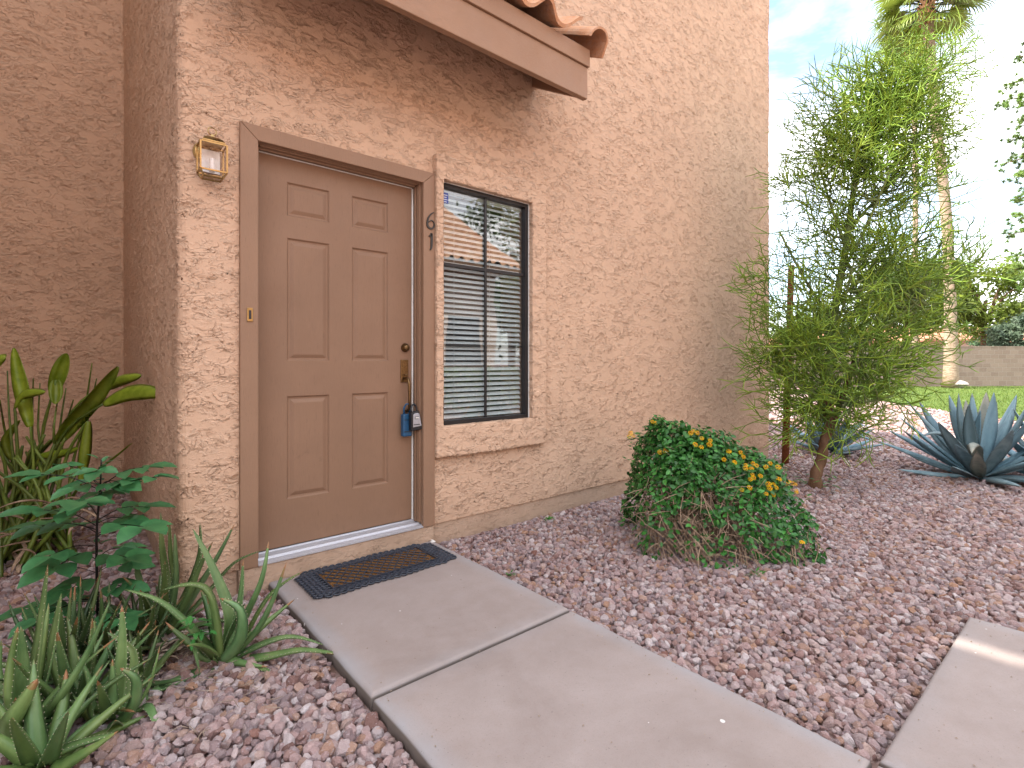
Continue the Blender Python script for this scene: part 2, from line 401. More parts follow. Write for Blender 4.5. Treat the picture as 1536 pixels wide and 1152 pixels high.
# ------------------------------------------------------------------ the house
WY, DY = 2.72, 2.80
house = empty('house', (3.3, 6.0, 0), 'tan stucco house with a brown panelled front door and one tall window', 'house')
OPEN = [(.672, 1.600, -1, 2.142), (1.716, 2.459, .672, 2.188)]
def lin(a, b, step, must=()):
    s = sorted(set([a, b] + [m_ for m_ in must if min(a, b) < m_ < max(a, b)])); r = []
    for p, q in zip(s[:-1], s[1:]):
        k = max(1, int(round((q - p) / step))); r += [p + (q - p) * i / k for i in range(k)]
    r.append(s[-1]); return r if a < b else r[::-1]
def wallmesh():
    r = .04; prof = []
    for x in lin(-1.6, .345, .065): prof.append((x, 6.0, 0, -1))
    for y in lin(5.985, WY + r, .065): prof.append((.36, y, -1, 0))
    for k in range(1, 5):
        a = PI + k * PI / 10; prof.append((.36 + r + r * math.cos(a), WY + r + r * math.sin(a), math.cos(a), math.sin(a)))
    for x in lin(.36 + r, 6.283 - r, .052, [q for o in OPEN for q in o[:2]]): prof.append((x, WY, 0, -1))
    for k in range(1, 5):
        a = 1.5 * PI + k * PI / 10; prof.append((6.283 - r + r * math.cos(a), WY + r + r * math.sin(a), math.cos(a), math.sin(a)))
    for y in lin(WY + r, 12, 1.2): prof.append((6.283, y, 1, 0))
    zs = lin(.085, 5.7, .055, [q for o in OPEN for q in o[2:]])
    v = []; n = len(prof); mb = MB()
    for z in zs:
        for x, y, nx, ny in prof:
            d = .007 * mnoise.noise(Vector((x * 1.6, y * 1.6, z * 1.6))) + .0035 * mnoise.noise(Vector((x * 6, y * 6, z * 6)))
            if any(o[0] - .06 < x < o[1] + .12 and z < o[3] + .1 for o in OPEN) and ny == -1 and y < 3: d = min(0, d) * .3
            v.append((x + nx * d, y + ny * d, z))
    f = []
    for j in range(len(zs) - 1):
        for i in range(n - 1):
            xm = (prof[i][0] + prof[i + 1][0]) / 2; zm = (zs[j] + zs[j + 1]) / 2
            if abs(prof[i][1] - WY) < 1e-6 and any(o[0] < xm < o[1] and o[2] < zm < o[3] for o in OPEN): continue
            f.append((j * n + i, j * n + i + 1, (j + 1) * n + i + 1, (j + 1) * n + i))
    mb.add(v, f)
    # reveals of the openings
    for x0, x1, z0, z1 in OPEN:
        z0 = max(z0, -.2); Y = WY + .004
        mb.add([(x0, Y, z0), (x0, 3.1, z0), (x0, 3.1, z1), (x0, Y, z1), (x1, Y, z0), (x1, 3.1, z0), (x1, 3.1, z1), (x1, Y, z1)],
               [(0, 1, 2, 3), (5, 4, 7, 6), (3, 2, 6, 7), (0, 4, 5, 1)])
    return mb
def dense(o, lv=3):
    md = o.modifiers.new('dense', 'SUBSURF'); md.subdivision_type = 'SIMPLE'; md.levels = 0; md.render_levels = lv; return o
dense(wallmesh().build('wall', STUCCO, house, smooth=True))
# foundation band and an added unseen block that shades the entry court
b = MB()
b.box(.345, .60, 2.728, 3.0, -.3, .083); b.box(.60, 1.668, 2.702, 3.0, -.3, .084); b.box(1.668, 6.273, 2.731, 3.0, -.3, .084)
b.box(6.16, 6.273, 3.0, 12, -.3, .084); b.box(.372, .50, 3.0, 5.99, -.3, .084); b.box(-1.6, .372, 6.012, 6.2, -.3, .084)
b.build('wall_base', STUCCO_SMOOTH, house, bevel=.008)
b = MB(); b.box(.36, 6.283, WY + .02, 12, 5.7, 5.78); b.box(-1.6, .36, 6.02, 12, 5.7, 5.78)
b.build('roof', STUCCO_SMOOTH, house)
b = MB(); b.box(-4.5, -1.6, 1.3, 12, -.3, 6.2); b.build('shade_block', STUCCO_SMOOTH, house)  # out-of-view mass, added and sized to block the sun
b = MB(); sy0, sy1, sz0, sz1 = 3.32, 3.60, 6.70, 6.86      # added unseen sun screen above the block, slotted to throw a sun patch
b.box(-1.63, -1.6, 1.3, sy0, 6.2, 9); b.box(-1.63, -1.6, sy1, 12, 6.2, 9); b.box(-1.63, -1.6, sy0, sy1, 6.2, sz0); b.box(-1.63, -1.6, sy0, sy1, sz1, 9)
b.build('shade_screen', STUCCO_SMOOTH, house)

# window surround (raised stucco)
def ring_mesh(x0, x1, z0, z1, hx0, hx1, hz0, hz1, yf, yb, step=.06, wob=.004):
    xs = lin(x0, x1, step, (hx0, hx1)); zs = lin(z0, z1, step, (hz0, hz1)); n = len(xs); mb = MB(); v = []; f = []
    def edge(x, z): return x in (x0, x1) or z in (z0, z1) or ((x in (hx0, hx1)) and hz0 <= z <= hz1) or ((z in (hz0, hz1)) and hx0 <= x <= hx1)
    def keep(i, j):
        xm = (xs[i] + xs[i + 1]) / 2; zm = (zs[j] + zs[j + 1]) / 2
        return not (hx0 < xm < hx1 and hz0 < zm < hz1)
    for z in zs:
        for x in xs:
            q = wob * mnoise.noise(Vector((x * 7, 0, z * 7)))
            v.append((x + (q if x == x1 else 0), yf + wob * mnoise.noise(Vector((x * 6, 5, z * 6))), z + (q * 2.2 if z in (z0, z1) else 0)))
    for j in range(len(zs) - 1):
        for i in range(n - 1):
            if keep(i, j): f.append((j * n + i, j * n + i + 1, (j + 1) * n + i + 1, (j + 1) * n + i))
    cnt = {}
    for q in f:
        for a_, b_ in zip(q, q[1:] + q[:1]): cnt[(a_, b_)] = 1
    bd = [(a_, b_) for (a_, b_) in cnt if (b_, a_) not in cnt]
    back = {}
    for a_, b_ in bd:
        for p in (a_, b_):
            if p not in back: back[p] = len(v); v.append((v[p][0], yb, v[p][2]))
        f.append((b_, a_, back[a_], back[b_]))
    mb.add(v, f); return mb
ring_mesh(1.672, 2.586, .49, 2.33, 1.722, 2.453, .678, 2.182, 2.677, 2.745, wob=.0025).build('window_surround', STUCCO, house, smooth=True, bevel=.007, seg=2).modifiers.new('dense', 'SUBSURF')
_o = [o for o in house.children if o.name == 'window_surround'][0]; _o.modifiers['dense'].subdivision_type = 'SIMPLE'; _o.modifiers['dense'].levels = 0; _o.modifiers['dense'].render_levels = 3

# ---- front door
def miter(mb, x0, x1, z0, z1, w_, yf, yb, wt):   # casing with mitred head, open at the bottom
    for (a, c) in ((x0, x0 + w_), ):
        pass
    L = [(x0, z0), (x0 + w_, z0), (x0 + w_, z1 - wt), (x0, z1)]
    R = [(x1 - w_, z0), (x1, z0), (x1, z1), (x1 - w_, z1 - wt)]
    T = [(x0 + .0012, z1), (x0 + w_ + .0012, z1 - wt), (x1 - w_ - .0012, z1 - wt), (x1 - .0012, z1)]
    L = [(x0, z0), (x0 + w_, z0), (x0 + w_, z1 - wt), (x0, z1)]
    for P in (L, R, T):
        v = [(x, yf, z) for x, z in P] + [(x, yb, z) for x, z in P]
        mb.add(v, [(0, 1, 2, 3), (7, 6, 5, 4)] + [(i, i + 4, (i + 1) % 4 + 4, (i + 1) % 4) for i in range(4)])
mb = MB(); miter(mb, .603, 1.670, .086, 2.207, .079, 2.696, 2.7285, .072)
casing = mb.build('door_casing', TRIM, house, bevel=.003)
mb = MB()   # jambs, stops and the head, all inside the casing
for x0, x1 in ((.674, .690), (1.582, 1.598)): mb.box(x0, x1, 2.7295, 2.90, .11, 2.133)
mb.box(.674, 1.598, 2.7295, 2.90, 2.1335, 2.14)
for k, (yy, dx) in enumerate(((2.738, .004), (2.764, .009))):
    mb.box(1.5815 - dx, 1.5815, yy, yy + .014, .112, 2.12); mb.box(.6905, .6905 + dx, yy, yy + .014, .112, 2.12)
    mb.box(.70, 1.572, yy, yy + .014, 2.133 - dx * 1.4, 2.133)
mb.build('door_frame', TRIM, house, bevel=.0015)
mb = MB(); mb.box(1.5685, 1.5765, 2.793, 2.80, .12, 2.118); mb.box(.69, 1.5685, 2.793, 2.80, 2.1185, 2.1225)
mb.build('weather_strip', WHITE, house)

def door_slab():
    x0, x1, z0, z1 = .689, 1.567, .122, 2.118; y = DY
    mb = MB(); panels = []
    for a, c in ((.845, 1.066), (1.194, 1.415)):
        for zz in ((.360, .893), (1.075, 1.712), (1.826, 2.000)): panels.append((a, c, *zz))
    xs = sorted({x0, x1} | {q for p in panels for q in p[:2]}); zs = sorted({z0, z1} | {q for p in panels for q in p[2:]})
    for i in range(len(xs) - 1):
        for j in range(len(zs) - 1):
            a, c, d, e = xs[i], xs[i + 1], zs[j], zs[j + 1]
            if (a, c, d, e) in panels: continue
            mb.add([(a, y, d), (c, y, d), (c, y, e), (a, y, e)], [(0, 1, 2, 3)])
    steps = [(0, 0), (.003, .0035), (.008, .009), (.016, .0095), (.022, .0065), (.034, .0012), (.038, .0008)]
    for a, c, d, e in panels:
        v = []
        for k, (ins, dep) in enumerate(steps):
            v += [(a + ins, y + dep, d + ins), (c - ins, y + dep, d + ins), (c - ins, y + dep, e - ins), (a + ins, y + dep, e - ins)]
        f = []
        for k in range(len(steps) - 1):
            for q in range(4): f.append((k * 4 + q, k * 4 + (q + 1) % 4, k * 4 + 4 + (q + 1) % 4, k * 4 + 4 + q))
        k = (len(steps) - 1) * 4; f.append((k, k + 1, k + 2, k + 3)); mb.add(v, f)
    v = [(x0, y, z0), (x1, y, z0), (x1, y, z1), (x0, y, z1), (x0, y + .045, z0), (x1, y + .045, z0), (x1, y + .045, z1), (x0, y + .045, z1)]
    mb.add(v, [(0, 4, 5, 1), (1, 5, 6, 2), (2, 6, 7, 3), (3, 7, 4, 0), (7, 6, 5, 4)])
    return mb
door = door_slab().build('door', DOOR, house)
# deadbolt
mb = MB(); RX = Matrix.Rotation(PI / 2, 4, 'X')
mb.lathe([(.0, 0), (.026, 0), (.027, .006), (.024, .014), (.018, .022), (.0165, .028), (.010, .031)], (1.524, DY - .0, 1.156), 24, 0, RX)
mb.box(1.522, 1.526, DY - .0335, DY - .030, 1.150, 1.162)
mb.build('deadbolt', OLD_BRASS, door, smooth=True)
mb = MB(); mb.box(1.493, 1.545, DY - .006, DY, .948, 1.084)
mb.box(1.511, 1.529, DY - .030, DY - .006, .990, .997)      # thumb latch
mb.build('handle_plate', OLD_BRASS, door, bevel=.003)
mb = MB()
mb.tube([(1.519, DY - .004, .972), (1.520, DY - .026, .972), (1.522, DY - .046, .966), (1.524, DY - .052, .94), (1.526, DY - .052, .90), (1.528, DY - .050, .85), (1.528, DY - .045, .80), (1.528, DY - .03, .778), (1.528, DY - .001, .775)],
        [.008, .009, .009, .0085, .0085, .008, .0085, .008, .010], 8)
mb.build('door_handle', OLD_BRASS, door, smooth=True)
# threshold
mb = MB()
prof = [(2.697, .087), (2.697, .093), (2.716, .0995), (2.730, .100), (2.742, .1095), (2.752, .1095), (2.760, .105), (2.790, .112), (2.80, .120), (2.84, .120), (2.84, .087)]
for i, xx in enumerate((.684, 1.590)):
    mb.v += [(xx, y, z) for y, z in prof]
n = len(prof); mb.f = [(i, (i + 1) % n, (i + 1) % n + n, i + n) for i in range(n)] + [tuple(range(n - 1, -1, -1)), tuple(range(n, 2 * n))]; mb.m = [0] * len(mb.f)
mb.build('threshold', ALU, house)
mb = MB(); mb.box(.690, 1.566, DY - .004, DY + .01, .1205, .1225); mb.build('door_sweep', BLACKPL, house)
# doorbell
mb = MB(); mb.box(.632, .657, 2.690, 2.696, 1.262, 1.328); db = mb.build('doorbell', BRASS, house, bevel=.002)
mb = MB(); mb.box(.639, .650, 2.6865, 2.691, 1.274, 1.316); mb.build('bell_button', BLACKPL, db, bevel=.002)

# house number, swash-serif numerals drawn as tapered strokes
def stroke(mb, pts, y0, y1, wfn):
    """a flat pen stroke of varying width through pts (x, z)"""
    N = len(pts); v = []
    for i in range(N):
        a = Vector(pts[max(0, i - 1)]); c = Vector(pts[min(N - 1, i + 1)]); d = (c - a).normalized(); nn = Vector((-d.y, d.x)) * wfn(i / (N - 1)) / 2
        for s_, y in ((1, y0), (-1, y0), (-1, y1), (1, y1)): v.append((pts[i][0] + nn.x * s_, y, pts[i][1] + nn.y * s_))
    f = [(i * 4 + k, i * 4 + (k + 1) % 4, i * 4 + 4 + (k + 1) % 4, i * 4 + 4 + k) for i in range(N - 1) for k in range(4)]
    f += [(3, 2, 1, 0), tuple((N - 1) * 4 + k for k in range(4))]; mb.add(v, f)
def spline(P, k=8):
    P = [Vector(p) for p in P]; r = []
    for i in range(len(P) - 1):
        p0 = P[max(0, i - 1)]; p1 = P[i]; p2 = P[i + 1]; p3 = P[min(len(P) - 1, i + 2)]
        for j in range(k):
            t = j / k; r.append(.5 * ((2 * p1) + (-p0 + p2) * t + (2 * p0 - 5 * p1 + 4 * p2 - p3) * t * t + (-p0 + 3 * p1 - 3 * p2 + p3) * t ** 3))
    r.append(P[-1]); return r
def place(P, cx, cz, s): return [(cx + x * s, cz + z * s) for x, z in P]
S = .112
mb = MB()
six = spline([(.22, .98), (.05, .86), (-.14, .62), (-.22, .36), (-.20, .14), (-.06, .02), (.10, .03), (.21, .17), (.22, .34), (.12, .47), (-.02, .46), (-.16, .33)])
stroke(mb, place([tuple(p) for p in six], 1.638, 1.868, .105), 2.689, 2.6955, lambda t: .004 + .0075 * math.sin(PI * min(1, t * 1.25)) ** 1.0 if t < .78 else .005)
mb.build('house_number', NUMERAL, house)['label'] = 'black numeral 6'
mb = MB(); one = spline([(-.14, .80), (-.02, .86), (.04, .95), (.045, .6), (.04, .3), (.02, .12), (-.06, -.02)])
stroke(mb, place([tuple(p) for p in one], 1.640, 1.742, .100), 2.689, 2.6955, lambda t: .004 + .009 * max(0, math.sin(PI * t)) ** .5)
mb.build('house_number', NUMERAL, house)['label'] = 'black numeral 1'

# ---- wall lantern
lx, lz, ly = .480, 1.992, 2.72
mb = MB()
Mb = Matrix.Rotation(PI / 2, 4, 'X')
mb.lathe([(0, 0), (.050, 0), (.050, .008), (.042, .014), (.03, .016)], (.462, 2.716, lz + .030), 24, 0, Mb)   # round back plate
W2, D2 = .052, .040; y1 = 2.700 - .0; y0 = y1 - 2 * D2; zt, zb = lz + .052, lz - .070
bw = .0034
for sx in (-1, 1):
    for yy in (y0, y1):
        mb.box(lx + sx * W2 - bw, lx + sx * W2 + bw, yy - bw, yy + bw, zb, zt)
for zz in (zt, zb):
    for yy in (y0, y1): mb.box(lx - W2 + bw, lx + W2 - bw, yy - bw, yy + bw, zz - bw, zz + bw)
    for sx in (-1, 1): mb.box(lx + sx * W2 - bw, lx + sx * W2 + bw, y0 + bw, y1 - bw, zz - bw, zz + bw)
for sx in (-1, 1):   # the tapered cage under the box
    for yy, sy in ((y0, 1), (y1, -1)):
        mb.tube([(lx + sx * W2, yy, zb), (lx + sx * (W2 - .014), yy + sy * .014, zb - .026)], .0045, 4)
    mb.tube([(lx + sx * (W2 - .014), y0 + .014, zb - .026), (lx + sx * (W2 - .014), y1 - .014, zb - .026)], .0045, 4)
for yy in (y0 + .014, y1 - .014): mb.tube([(lx - W2 + .014, yy, zb - .026), (lx + W2 - .014, yy, zb - .026)], .0045, 4)
mb.lathe([(.062, 0), (.062, .005), (.050, .018), (.032, .028), (.010, .034), (.007, .044)], (lx, (y0 + y1) / 2, zt + .0048), 4, 0, Matrix.Rotation(PI / 4, 4, 'Z'))
mb.tube([(lx + .017 * math.cos(a), (y0 + y1) / 2, zt + .064 + .017 * math.sin(a)) for a in [2 * PI * i / 16 for i in range(16)]], .0025, 6, closed=True)
lan = mb.build('wall_lantern', BRASS, house, smooth=False)
mb = MB()
q = .0045
mb.add([(lx - W2 + q, y0, zb), (lx + W2 - q, y0, zb), (lx + W2 - q, y0, zt), (lx - W2 + q, y0, zt)], [(0, 1, 2, 3)])
for sx in (-1, 1): mb.add([(lx + sx * W2, y0 + q, zb), (lx + sx * W2, y1 - q, zb), (lx + sx * W2, y1 - q, zt), (lx + sx * W2, y0 + q, zt)], [(0, 1, 2, 3)])
mb.add([(lx - W2, y0, zb - .004), (lx + W2, y0, zb - .004), (lx + W2 - .014, y0 + .014, zb - .026), (lx - W2 + .014, y0 + .014, zb - .026)], [(0, 1, 2, 3)])
mb.build('lantern_glass', LAMPGLASS, lan)
mb = MB(); mb.lathe([(.012, 0), (.012, .055), (.009, .06)], (lx, (y0 + y1) / 2, zb + .004), 14); mb.box(lx - .038, lx + .038, y1 - .004, y1, zb + .01, zt - .01)
mb.build('light_tube', BULB, lan, smooth=False)
for x_ in (0,):
    mb = MB(); mb.tube([(lx, 2.72, zt - .01), (lx, y1 - .0, zt - .01)], .008, 8); mb.build('mounting_arm', BRASS, lan)

# ---- window
wx0, wx1, wz0, wz1 = 1.7235, 2.4515, .6795, 2.1805
win = MB(); fw = .027; ya, yb = 2.722, 2.768
win.box(wx0, wx0 + fw, ya, yb, wz0, wz1); win.box(wx1 - fw, wx1, ya, yb, wz0, wz1)
win.box(wx0 + fw, wx1 - fw, ya, yb, wz0, wz0 + fw); win.box(wx0 + fw, wx1 - fw, ya, yb, wz1 - fw, wz1)
win = win.build('window', DARK_METAL, house, bevel=.002)
mb = MB(); cx_ = (wx0 + wx1) / 2
mb.box(cx_ - .009, cx_ + .009, 2.738, 2.7475, wz0 + fw, wz1 - fw)
mb.box(wx0 + fw, cx_ - .009, 2.7385, 2.7475, 1.670, 1.690); mb.box(cx_ + .009, wx1 - fw, 2.7385, 2.7475, 1.670, 1.690)
mb.box(wx0 + fw, cx_ - .009, 2.7545, 2.761, 1.172, 1.186); mb.box(cx_ + .009, wx1 - fw, 2.7545, 2.761, 1.172, 1.186)
mb.build('muntins', DARK_METAL, win, bevel=.0012)
mb = MB(); mb.add([(wx0 + fw - .004, 2.751, wz0 + fw - .004), (wx1 - fw + .004, 2.751, wz0 + fw - .004), (wx1 - fw + .004, 2.751, wz1 - fw + .004), (wx0 + fw - .004, 2.751, wz1 - fw + .004)], [(0, 1, 2, 3)])
mb.build('pane', PANE, win)
mb = MB(); rr = random.Random(4); z = wz0 + .045
while z < wz1 - .03:
    t_ = math.radians(47 + rr.uniform(-2, 2)); hw = .0152; c_, s_ = math.cos(t_) * hw, math.sin(t_) * hw
    yc = 2.778; sag = rr.uniform(-.0012, .0012)
    v = []
    for x, dz in ((wx0 + .012, 0), (cx_, sag), (wx1 - .035, 0)):
        for k in range(5):
            u = (k - 2) / 2; v.append((x, yc + c_ * u, z + dz + s_ * u + .003 * (1 - u * u)))
    mb.add(v, [(i * 5 + k, i * 5 + k + 1, i * 5 + k + 6, i * 5 + k + 5) for i in range(2) for k in range(4)])
    z += .0335
mb.box(wx0 + .01, wx1 - .02, 2.770, 2.80, wz1 - .045, wz1 - .008)
for lx_ in (wx0 + .13, cx_ + .05, wx1 - .14): mb.box(lx_, lx_ + .0015, 2.7655, 2.767, wz0 + .03, wz1 - .04)
mb.build('blind', BLIND, win)
mb = MB(); mb.box(1.70, 2.48, 3.04, 3.06, .6, 2.3); mb.build('dark_room', DARKROOM, win)
mb = MB(); mb.box(1.757, 1.800, 2.7490, 2.7502, 2.062, 2.128); st = mb.build('window_sticker', DECALB, win)
mb = MB()
for k, (a_, b_) in enumerate(((.004, .036), (.006, .03), (.008, .037), (.006, .032))): mb.box(1.757 + a_, 1.757 + b_, 2.7480, 2.7489, 2.110 - k * .014, 2.115 - k * .014)
mb.build('sticker_lines', DECALW, st)
mb = MB()    # pale caulk round the frame
mb.box(wx0 - .001, wx0 + .003, 2.714, 2.7215, wz0, wz1); mb.box(wx1 - .003, wx1 + .001, 2.714, 2.7215, wz0, wz1); mb.box(wx0 + .003, wx1 - .003, 2.714, 2.7215, wz1 - .003, wz1 + .001)
mb.build('caulk', WHITE, win)

# ---- porch roof: beam, drip board, rake board, soffit and S tiles
porch = MB(); XL, XR = .42, 2.525; YF = 2.236; ZB = 2.757
sl = (3.03 - ZB) / (WY - YF)
porch.box(XL, XR, YF, YF + .038, ZB, 2.957)
porch = porch.build('porch_roof', FASCIA, house, bevel=.004)
mb = MB(); mb.box(XL, XR + .008, YF - .014, YF + .024, 2.9585, 3.068); mb.build('drip_board', FASCIA, porch, bevel=.003)
def rake(mb, xa, xb):
    y0_, y1_ = YF + .0395, WY + .03
    v = [(x, y, z) for x in (xa, xb) for y, z in ((y0_, ZB + .012), (y1_, ZB + .012 + sl * (y1_ - y0_)), (y1_, ZB + .30 + sl * (y1_ - y0_)), (y0_, ZB + .29))]
    mb.add(v, [(0, 1, 2, 3), (7, 6, 5, 4), (0, 4, 5, 1), (1, 5, 6, 2), (2, 6, 7, 3), (3, 7, 4, 0)])
mb = MB(); rake(mb, XR - .04, XR - .002); mb.build('rake_board', FASCIA, porch, bevel=.003); mb = MB(); rake(mb, XL + .002, XL + .04); mb.build('rake_board', FASCIA, porch, bevel=.003)
mb = MB(); y0_, y1_ = YF + .0395, WY + .03; o_ = .11
v = [(x, y, z) for x in (XL + .042, XR - .042) for y, z in ((y0_, ZB + o_), (y1_, ZB + o_ + sl * (y1_ - y0_)), (y1_, ZB + o_ + .02 + sl * (y1_ - y0_)), (y0_, ZB + o_ + .02))]
mb.add(v, [(0, 1, 2, 3), (7, 6, 5, 4), (0, 4, 5, 1), (1, 5, 6, 2), (2, 6, 7, 3), (3, 7, 4, 0)]); mb.build('soffit', FASCIA, porch)

def tile_mat():
    m = NM('clay_tile')
    oi = m.noise(3.4, 2, .5, .2); n = m.noise(30, 5, .65)
    c = m.ramp(oi, [(.3, (.42, .19, .095)), (.5, (.54, .29, .165)), (.68, (.60, .38, .25))])
    c = m.mix(m.ramp(n, [(.45, 0.0), (.75, .7)]), c, (.50, .36, .28))
    c = m.mix(m.ramp(m.noise(70, 4, .7), [(.3, .6), (.42, 0.0)]), c, (.17, .085, .055))
    return m.fin(c, .85, m.bump(n, .8, .006), spec=.2)
TILE = tile_mat()
def s_tiles(name, xa, xb, eave, rise_dir, L, courses, pitch, amp, parent, lap=.018, per=12, rnd=1, hip=None, thick=.015):
    """courses of S tiles as thick wavy sheets; eave = (y, z) of the lower edge, rise_dir = (dy, dz) unit up the slope"""
    mb = MB(); rr = random.Random(rnd); nx = int((xb - xa) / pitch)
    dy, dz = rise_dir; ny_, nz_ = -dz, dy
    if nz_ < 0: ny_, nz_ = -ny_, -nz_
    for c_ in range(courses):
        for i in range(nx):
            x0 = xa + i * pitch; s0 = L * c_; s1 = L * (c_ + 1) + .05
            if hip and not hip(x0 + pitch / 2, s0): continue
            j = rr.uniform(-.008, .008); tl = rr.uniform(-.004, .004); v = []
            for s_, lift in ((s0 + j, lap + tl), (s1 + j, 0.0)):
                for k in range(per + 1):
                    u = k / per; h = amp * (math.cos(2 * PI * u) * .9 + .12 * math.cos(4 * PI * u))
                    for th in (0, thick):
                        v.append((x0 + u * (pitch - .004) + .002, eave[0] + dy * s_ + ny_ * (h + lift + th), eave[1] + dz * s_ + nz_ * (h + lift + th)))
            K = (per + 1) * 2; f = []
            for k in range(per):
                a = 2 * k
                f += [(a, a + 2, a + 3, a + 1), (K + a, K + a + 1, K + a + 3, K + a + 2), (a, K + a, K + a + 2, a + 2), (a + 1, a + 3, K + a + 3, K + a + 1)]
            f += [(0, 1, K + 1, K), (2 * per, K + 2 * per, K + 2 * per + 1, 2 * per + 1)]
            mb.add(v, f)
    return mb.build(name, TILE, parent, smooth=False)
n_ = math.hypot(1, sl); DR = (1 / n_, sl / n_)
s_tiles('roof_tiles', XL + .04, XR - .02, (2.165, 3.088), DR, .30, 2, .272, .048, porch, thick=.022)
mb = MB()   # the end cap tiles that hang over the rake
for c_ in range(2):
    v = []; rr_ = .082 - .004 * c_; K = 12
    for s_, lf in ((.32 * c_ - .03, .014), (.32 * (c_ + 1) + .03, 0)):
        for k in range(K + 1):
            a = PI * (1.0 - k / K) - (.0 if k < K else 0)
            for th in (0, .016):
                x = XR - .01 + (rr_ + th) * math.cos(a) * .85; h = (rr_ + th) * math.sin(a) * .75 - .005 + lf
                if k == K: h -= .075
                v.append((x, 2.165 + DR[0] * s_ - DR[1] * h, 3.088 + DR[1] * s_ + DR[0] * h))
    Q = (K + 1) * 2; f = []
    for k in range(K):
        a = 2 * k; f += [(a, a + 2, a + 3, a + 1), (Q + a, Q + a + 1, Q + a + 3, Q + a + 2), (a, Q + a, Q + a + 2, a + 2), (a + 1, a + 3, Q + a + 3, Q + a + 1)]
    f += [(0, 1, Q + 1, Q), (2 * K, Q + 2 * K, Q + 2 * K + 1, 2 * K + 1)]
    mb.add(v, f)
mb.build('end_tile', TILE, porch, smooth=False)
mb = MB()
v = [(x, y, z) for x in (XL + .03, XR - .01) for y, z in ((2.262, 3.075), (WY + .02, 3.075 + sl * .48), (WY + .02, 3.06 + sl * .48), (2.262, 3.06 + .0))]
mb.add(v, [(0, 1, 2, 3), (7, 6, 5, 4), (0, 4, 5, 1), (1, 5, 6, 2), (2, 6, 7, 3), (3, 7, 4, 0)]); mb.build('roof_felt', DARKROOM, porch)

# ------------------------------------------------------------------ things at the door
def mat_mesh():
    root = empty('doormat', (1.215, 2.505, 0), 'black rubber doormat with lacy scalloped rim and brown lattice centre', 'doormat')
    x0, x1, y0, y1 = .868, 1.560, 2.352, 2.660; Z = .003
    rim = MB()
    # braided loops all round the border, three deep at the ends
    def loop(cx, cy, rx, ry, ang, r, zz):
        P = []
        for i in range(14):
            a = 2 * PI * i / 14; x = rx * math.cos(a); y = ry * math.sin(a)
            P.append((cx + x * math.cos(ang) - y * math.sin(ang), cy + x * math.sin(ang) + y * math.cos(ang), zz + .0015 * math.sin(2 * a)))
        rim.tube(P, r * 1.15, 5, closed=True)
    rr = random.Random(3)
    k = 10
    for sx, xe in ((-1, x0), (1, x1)):
        for row, off in ((0, -.018), (1, .002), (2, .022), (3, .042)):
            for i in range(k):
                yy = y0 + .012 + (y1 - y0 - .024) * (i + (row % 2) * .5) / k
                loop(xe - sx * off * 1.05, yy, .020, .0135, rr.uniform(-.3, .3), .0042, Z + .005)
    k = 19
    for sy, ye in ((-1, y0), (1, y1)):
        for row, off in ((0, -.004), (1, .014), (2, .030)):
            for i in range(k):
                xx = x0 + .02 + (x1 - x0 - .04) * (i + (row % 2) * .5) / k
                sc = 1 + (.45 * math.sin(i / k * PI * 4 + .6) if row == 0 else 0)
                loop(xx, ye - sy * (off + (-.006 * (sc - 1) * 2 if row == 0 else 0)), .018, .012, sy * .5, .0042, Z + .005)
    ix0, ix1, iy0, iy1 = x0 + .064, x1 - .064, y0 + .044, y1 - .044
    rim.box(x0 + .012, x1 - .012, y0 + .014, y1 - .014, Z - .002, Z + .0035)
    rim.build('rubber_rim', RUBBER, root, smooth=True)
    fr = MB(); q = .007
    fr.box(ix0 - q, ix1 + q, iy0 - q, iy0, Z, Z + .014); fr.box(ix0 - q, ix1 + q, iy1, iy1 + q, Z, Z + .014)
    fr.box(ix0 - q, ix0, iy0, iy1, Z, Z + .014); fr.box(ix1, ix1 + q, iy0, iy1, Z, Z + .014)
    n = 13; h = iy1 - iy0; w_ = ix1 - ix0; st = w_ / n
    for i in range(-5, n + 1):
        for s_ in (1, -1):
            xa = ix0 + i * st; P = []
            for j in range(7):
                u = j / 6; x = xa + u * st * 4; y = iy0 + u * h if s_ > 0 else iy1 - u * h
                if ix0 <= x <= ix1: P.append((x, y, Z + .010))
            if len(P) > 1: fr.tube(P, .0032, 4)
    fr.build('lattice', RUBBER, root, bevel=0)
    m = NM('coir'); a = m.noise(220, 3, .7, .5, m.map((1, 2.5, 1))); c = m.ramp(a, [(.3, (.05, .022, .008)), (.5, (.22, .105, .035)), (.7, (.40, .22, .09))])
    COIR = m.fin(c, .95, m.bump(a, 1, .006), spec=.1)
    f = MB(); f.box(ix0, ix1, iy0, iy1, Z - .001, Z + .0065)
    rr = random.Random(8)
    for i in range(1500):
        x = rr.uniform(ix0 + .004, ix1 - .012); y = rr.uniform(iy0 + .004, iy1 - .006); a = rr.uniform(0, 6.28); L = rr.uniform(.004, .009)
        f.tube([(x, y, Z + .006), (x + L * math.cos(a), y + L * math.sin(a), Z + .006 + rr.uniform(.001, .005))], .0007, 3, cap=False)
    f.build('coir_centre', COIR, root)
mat_mesh()

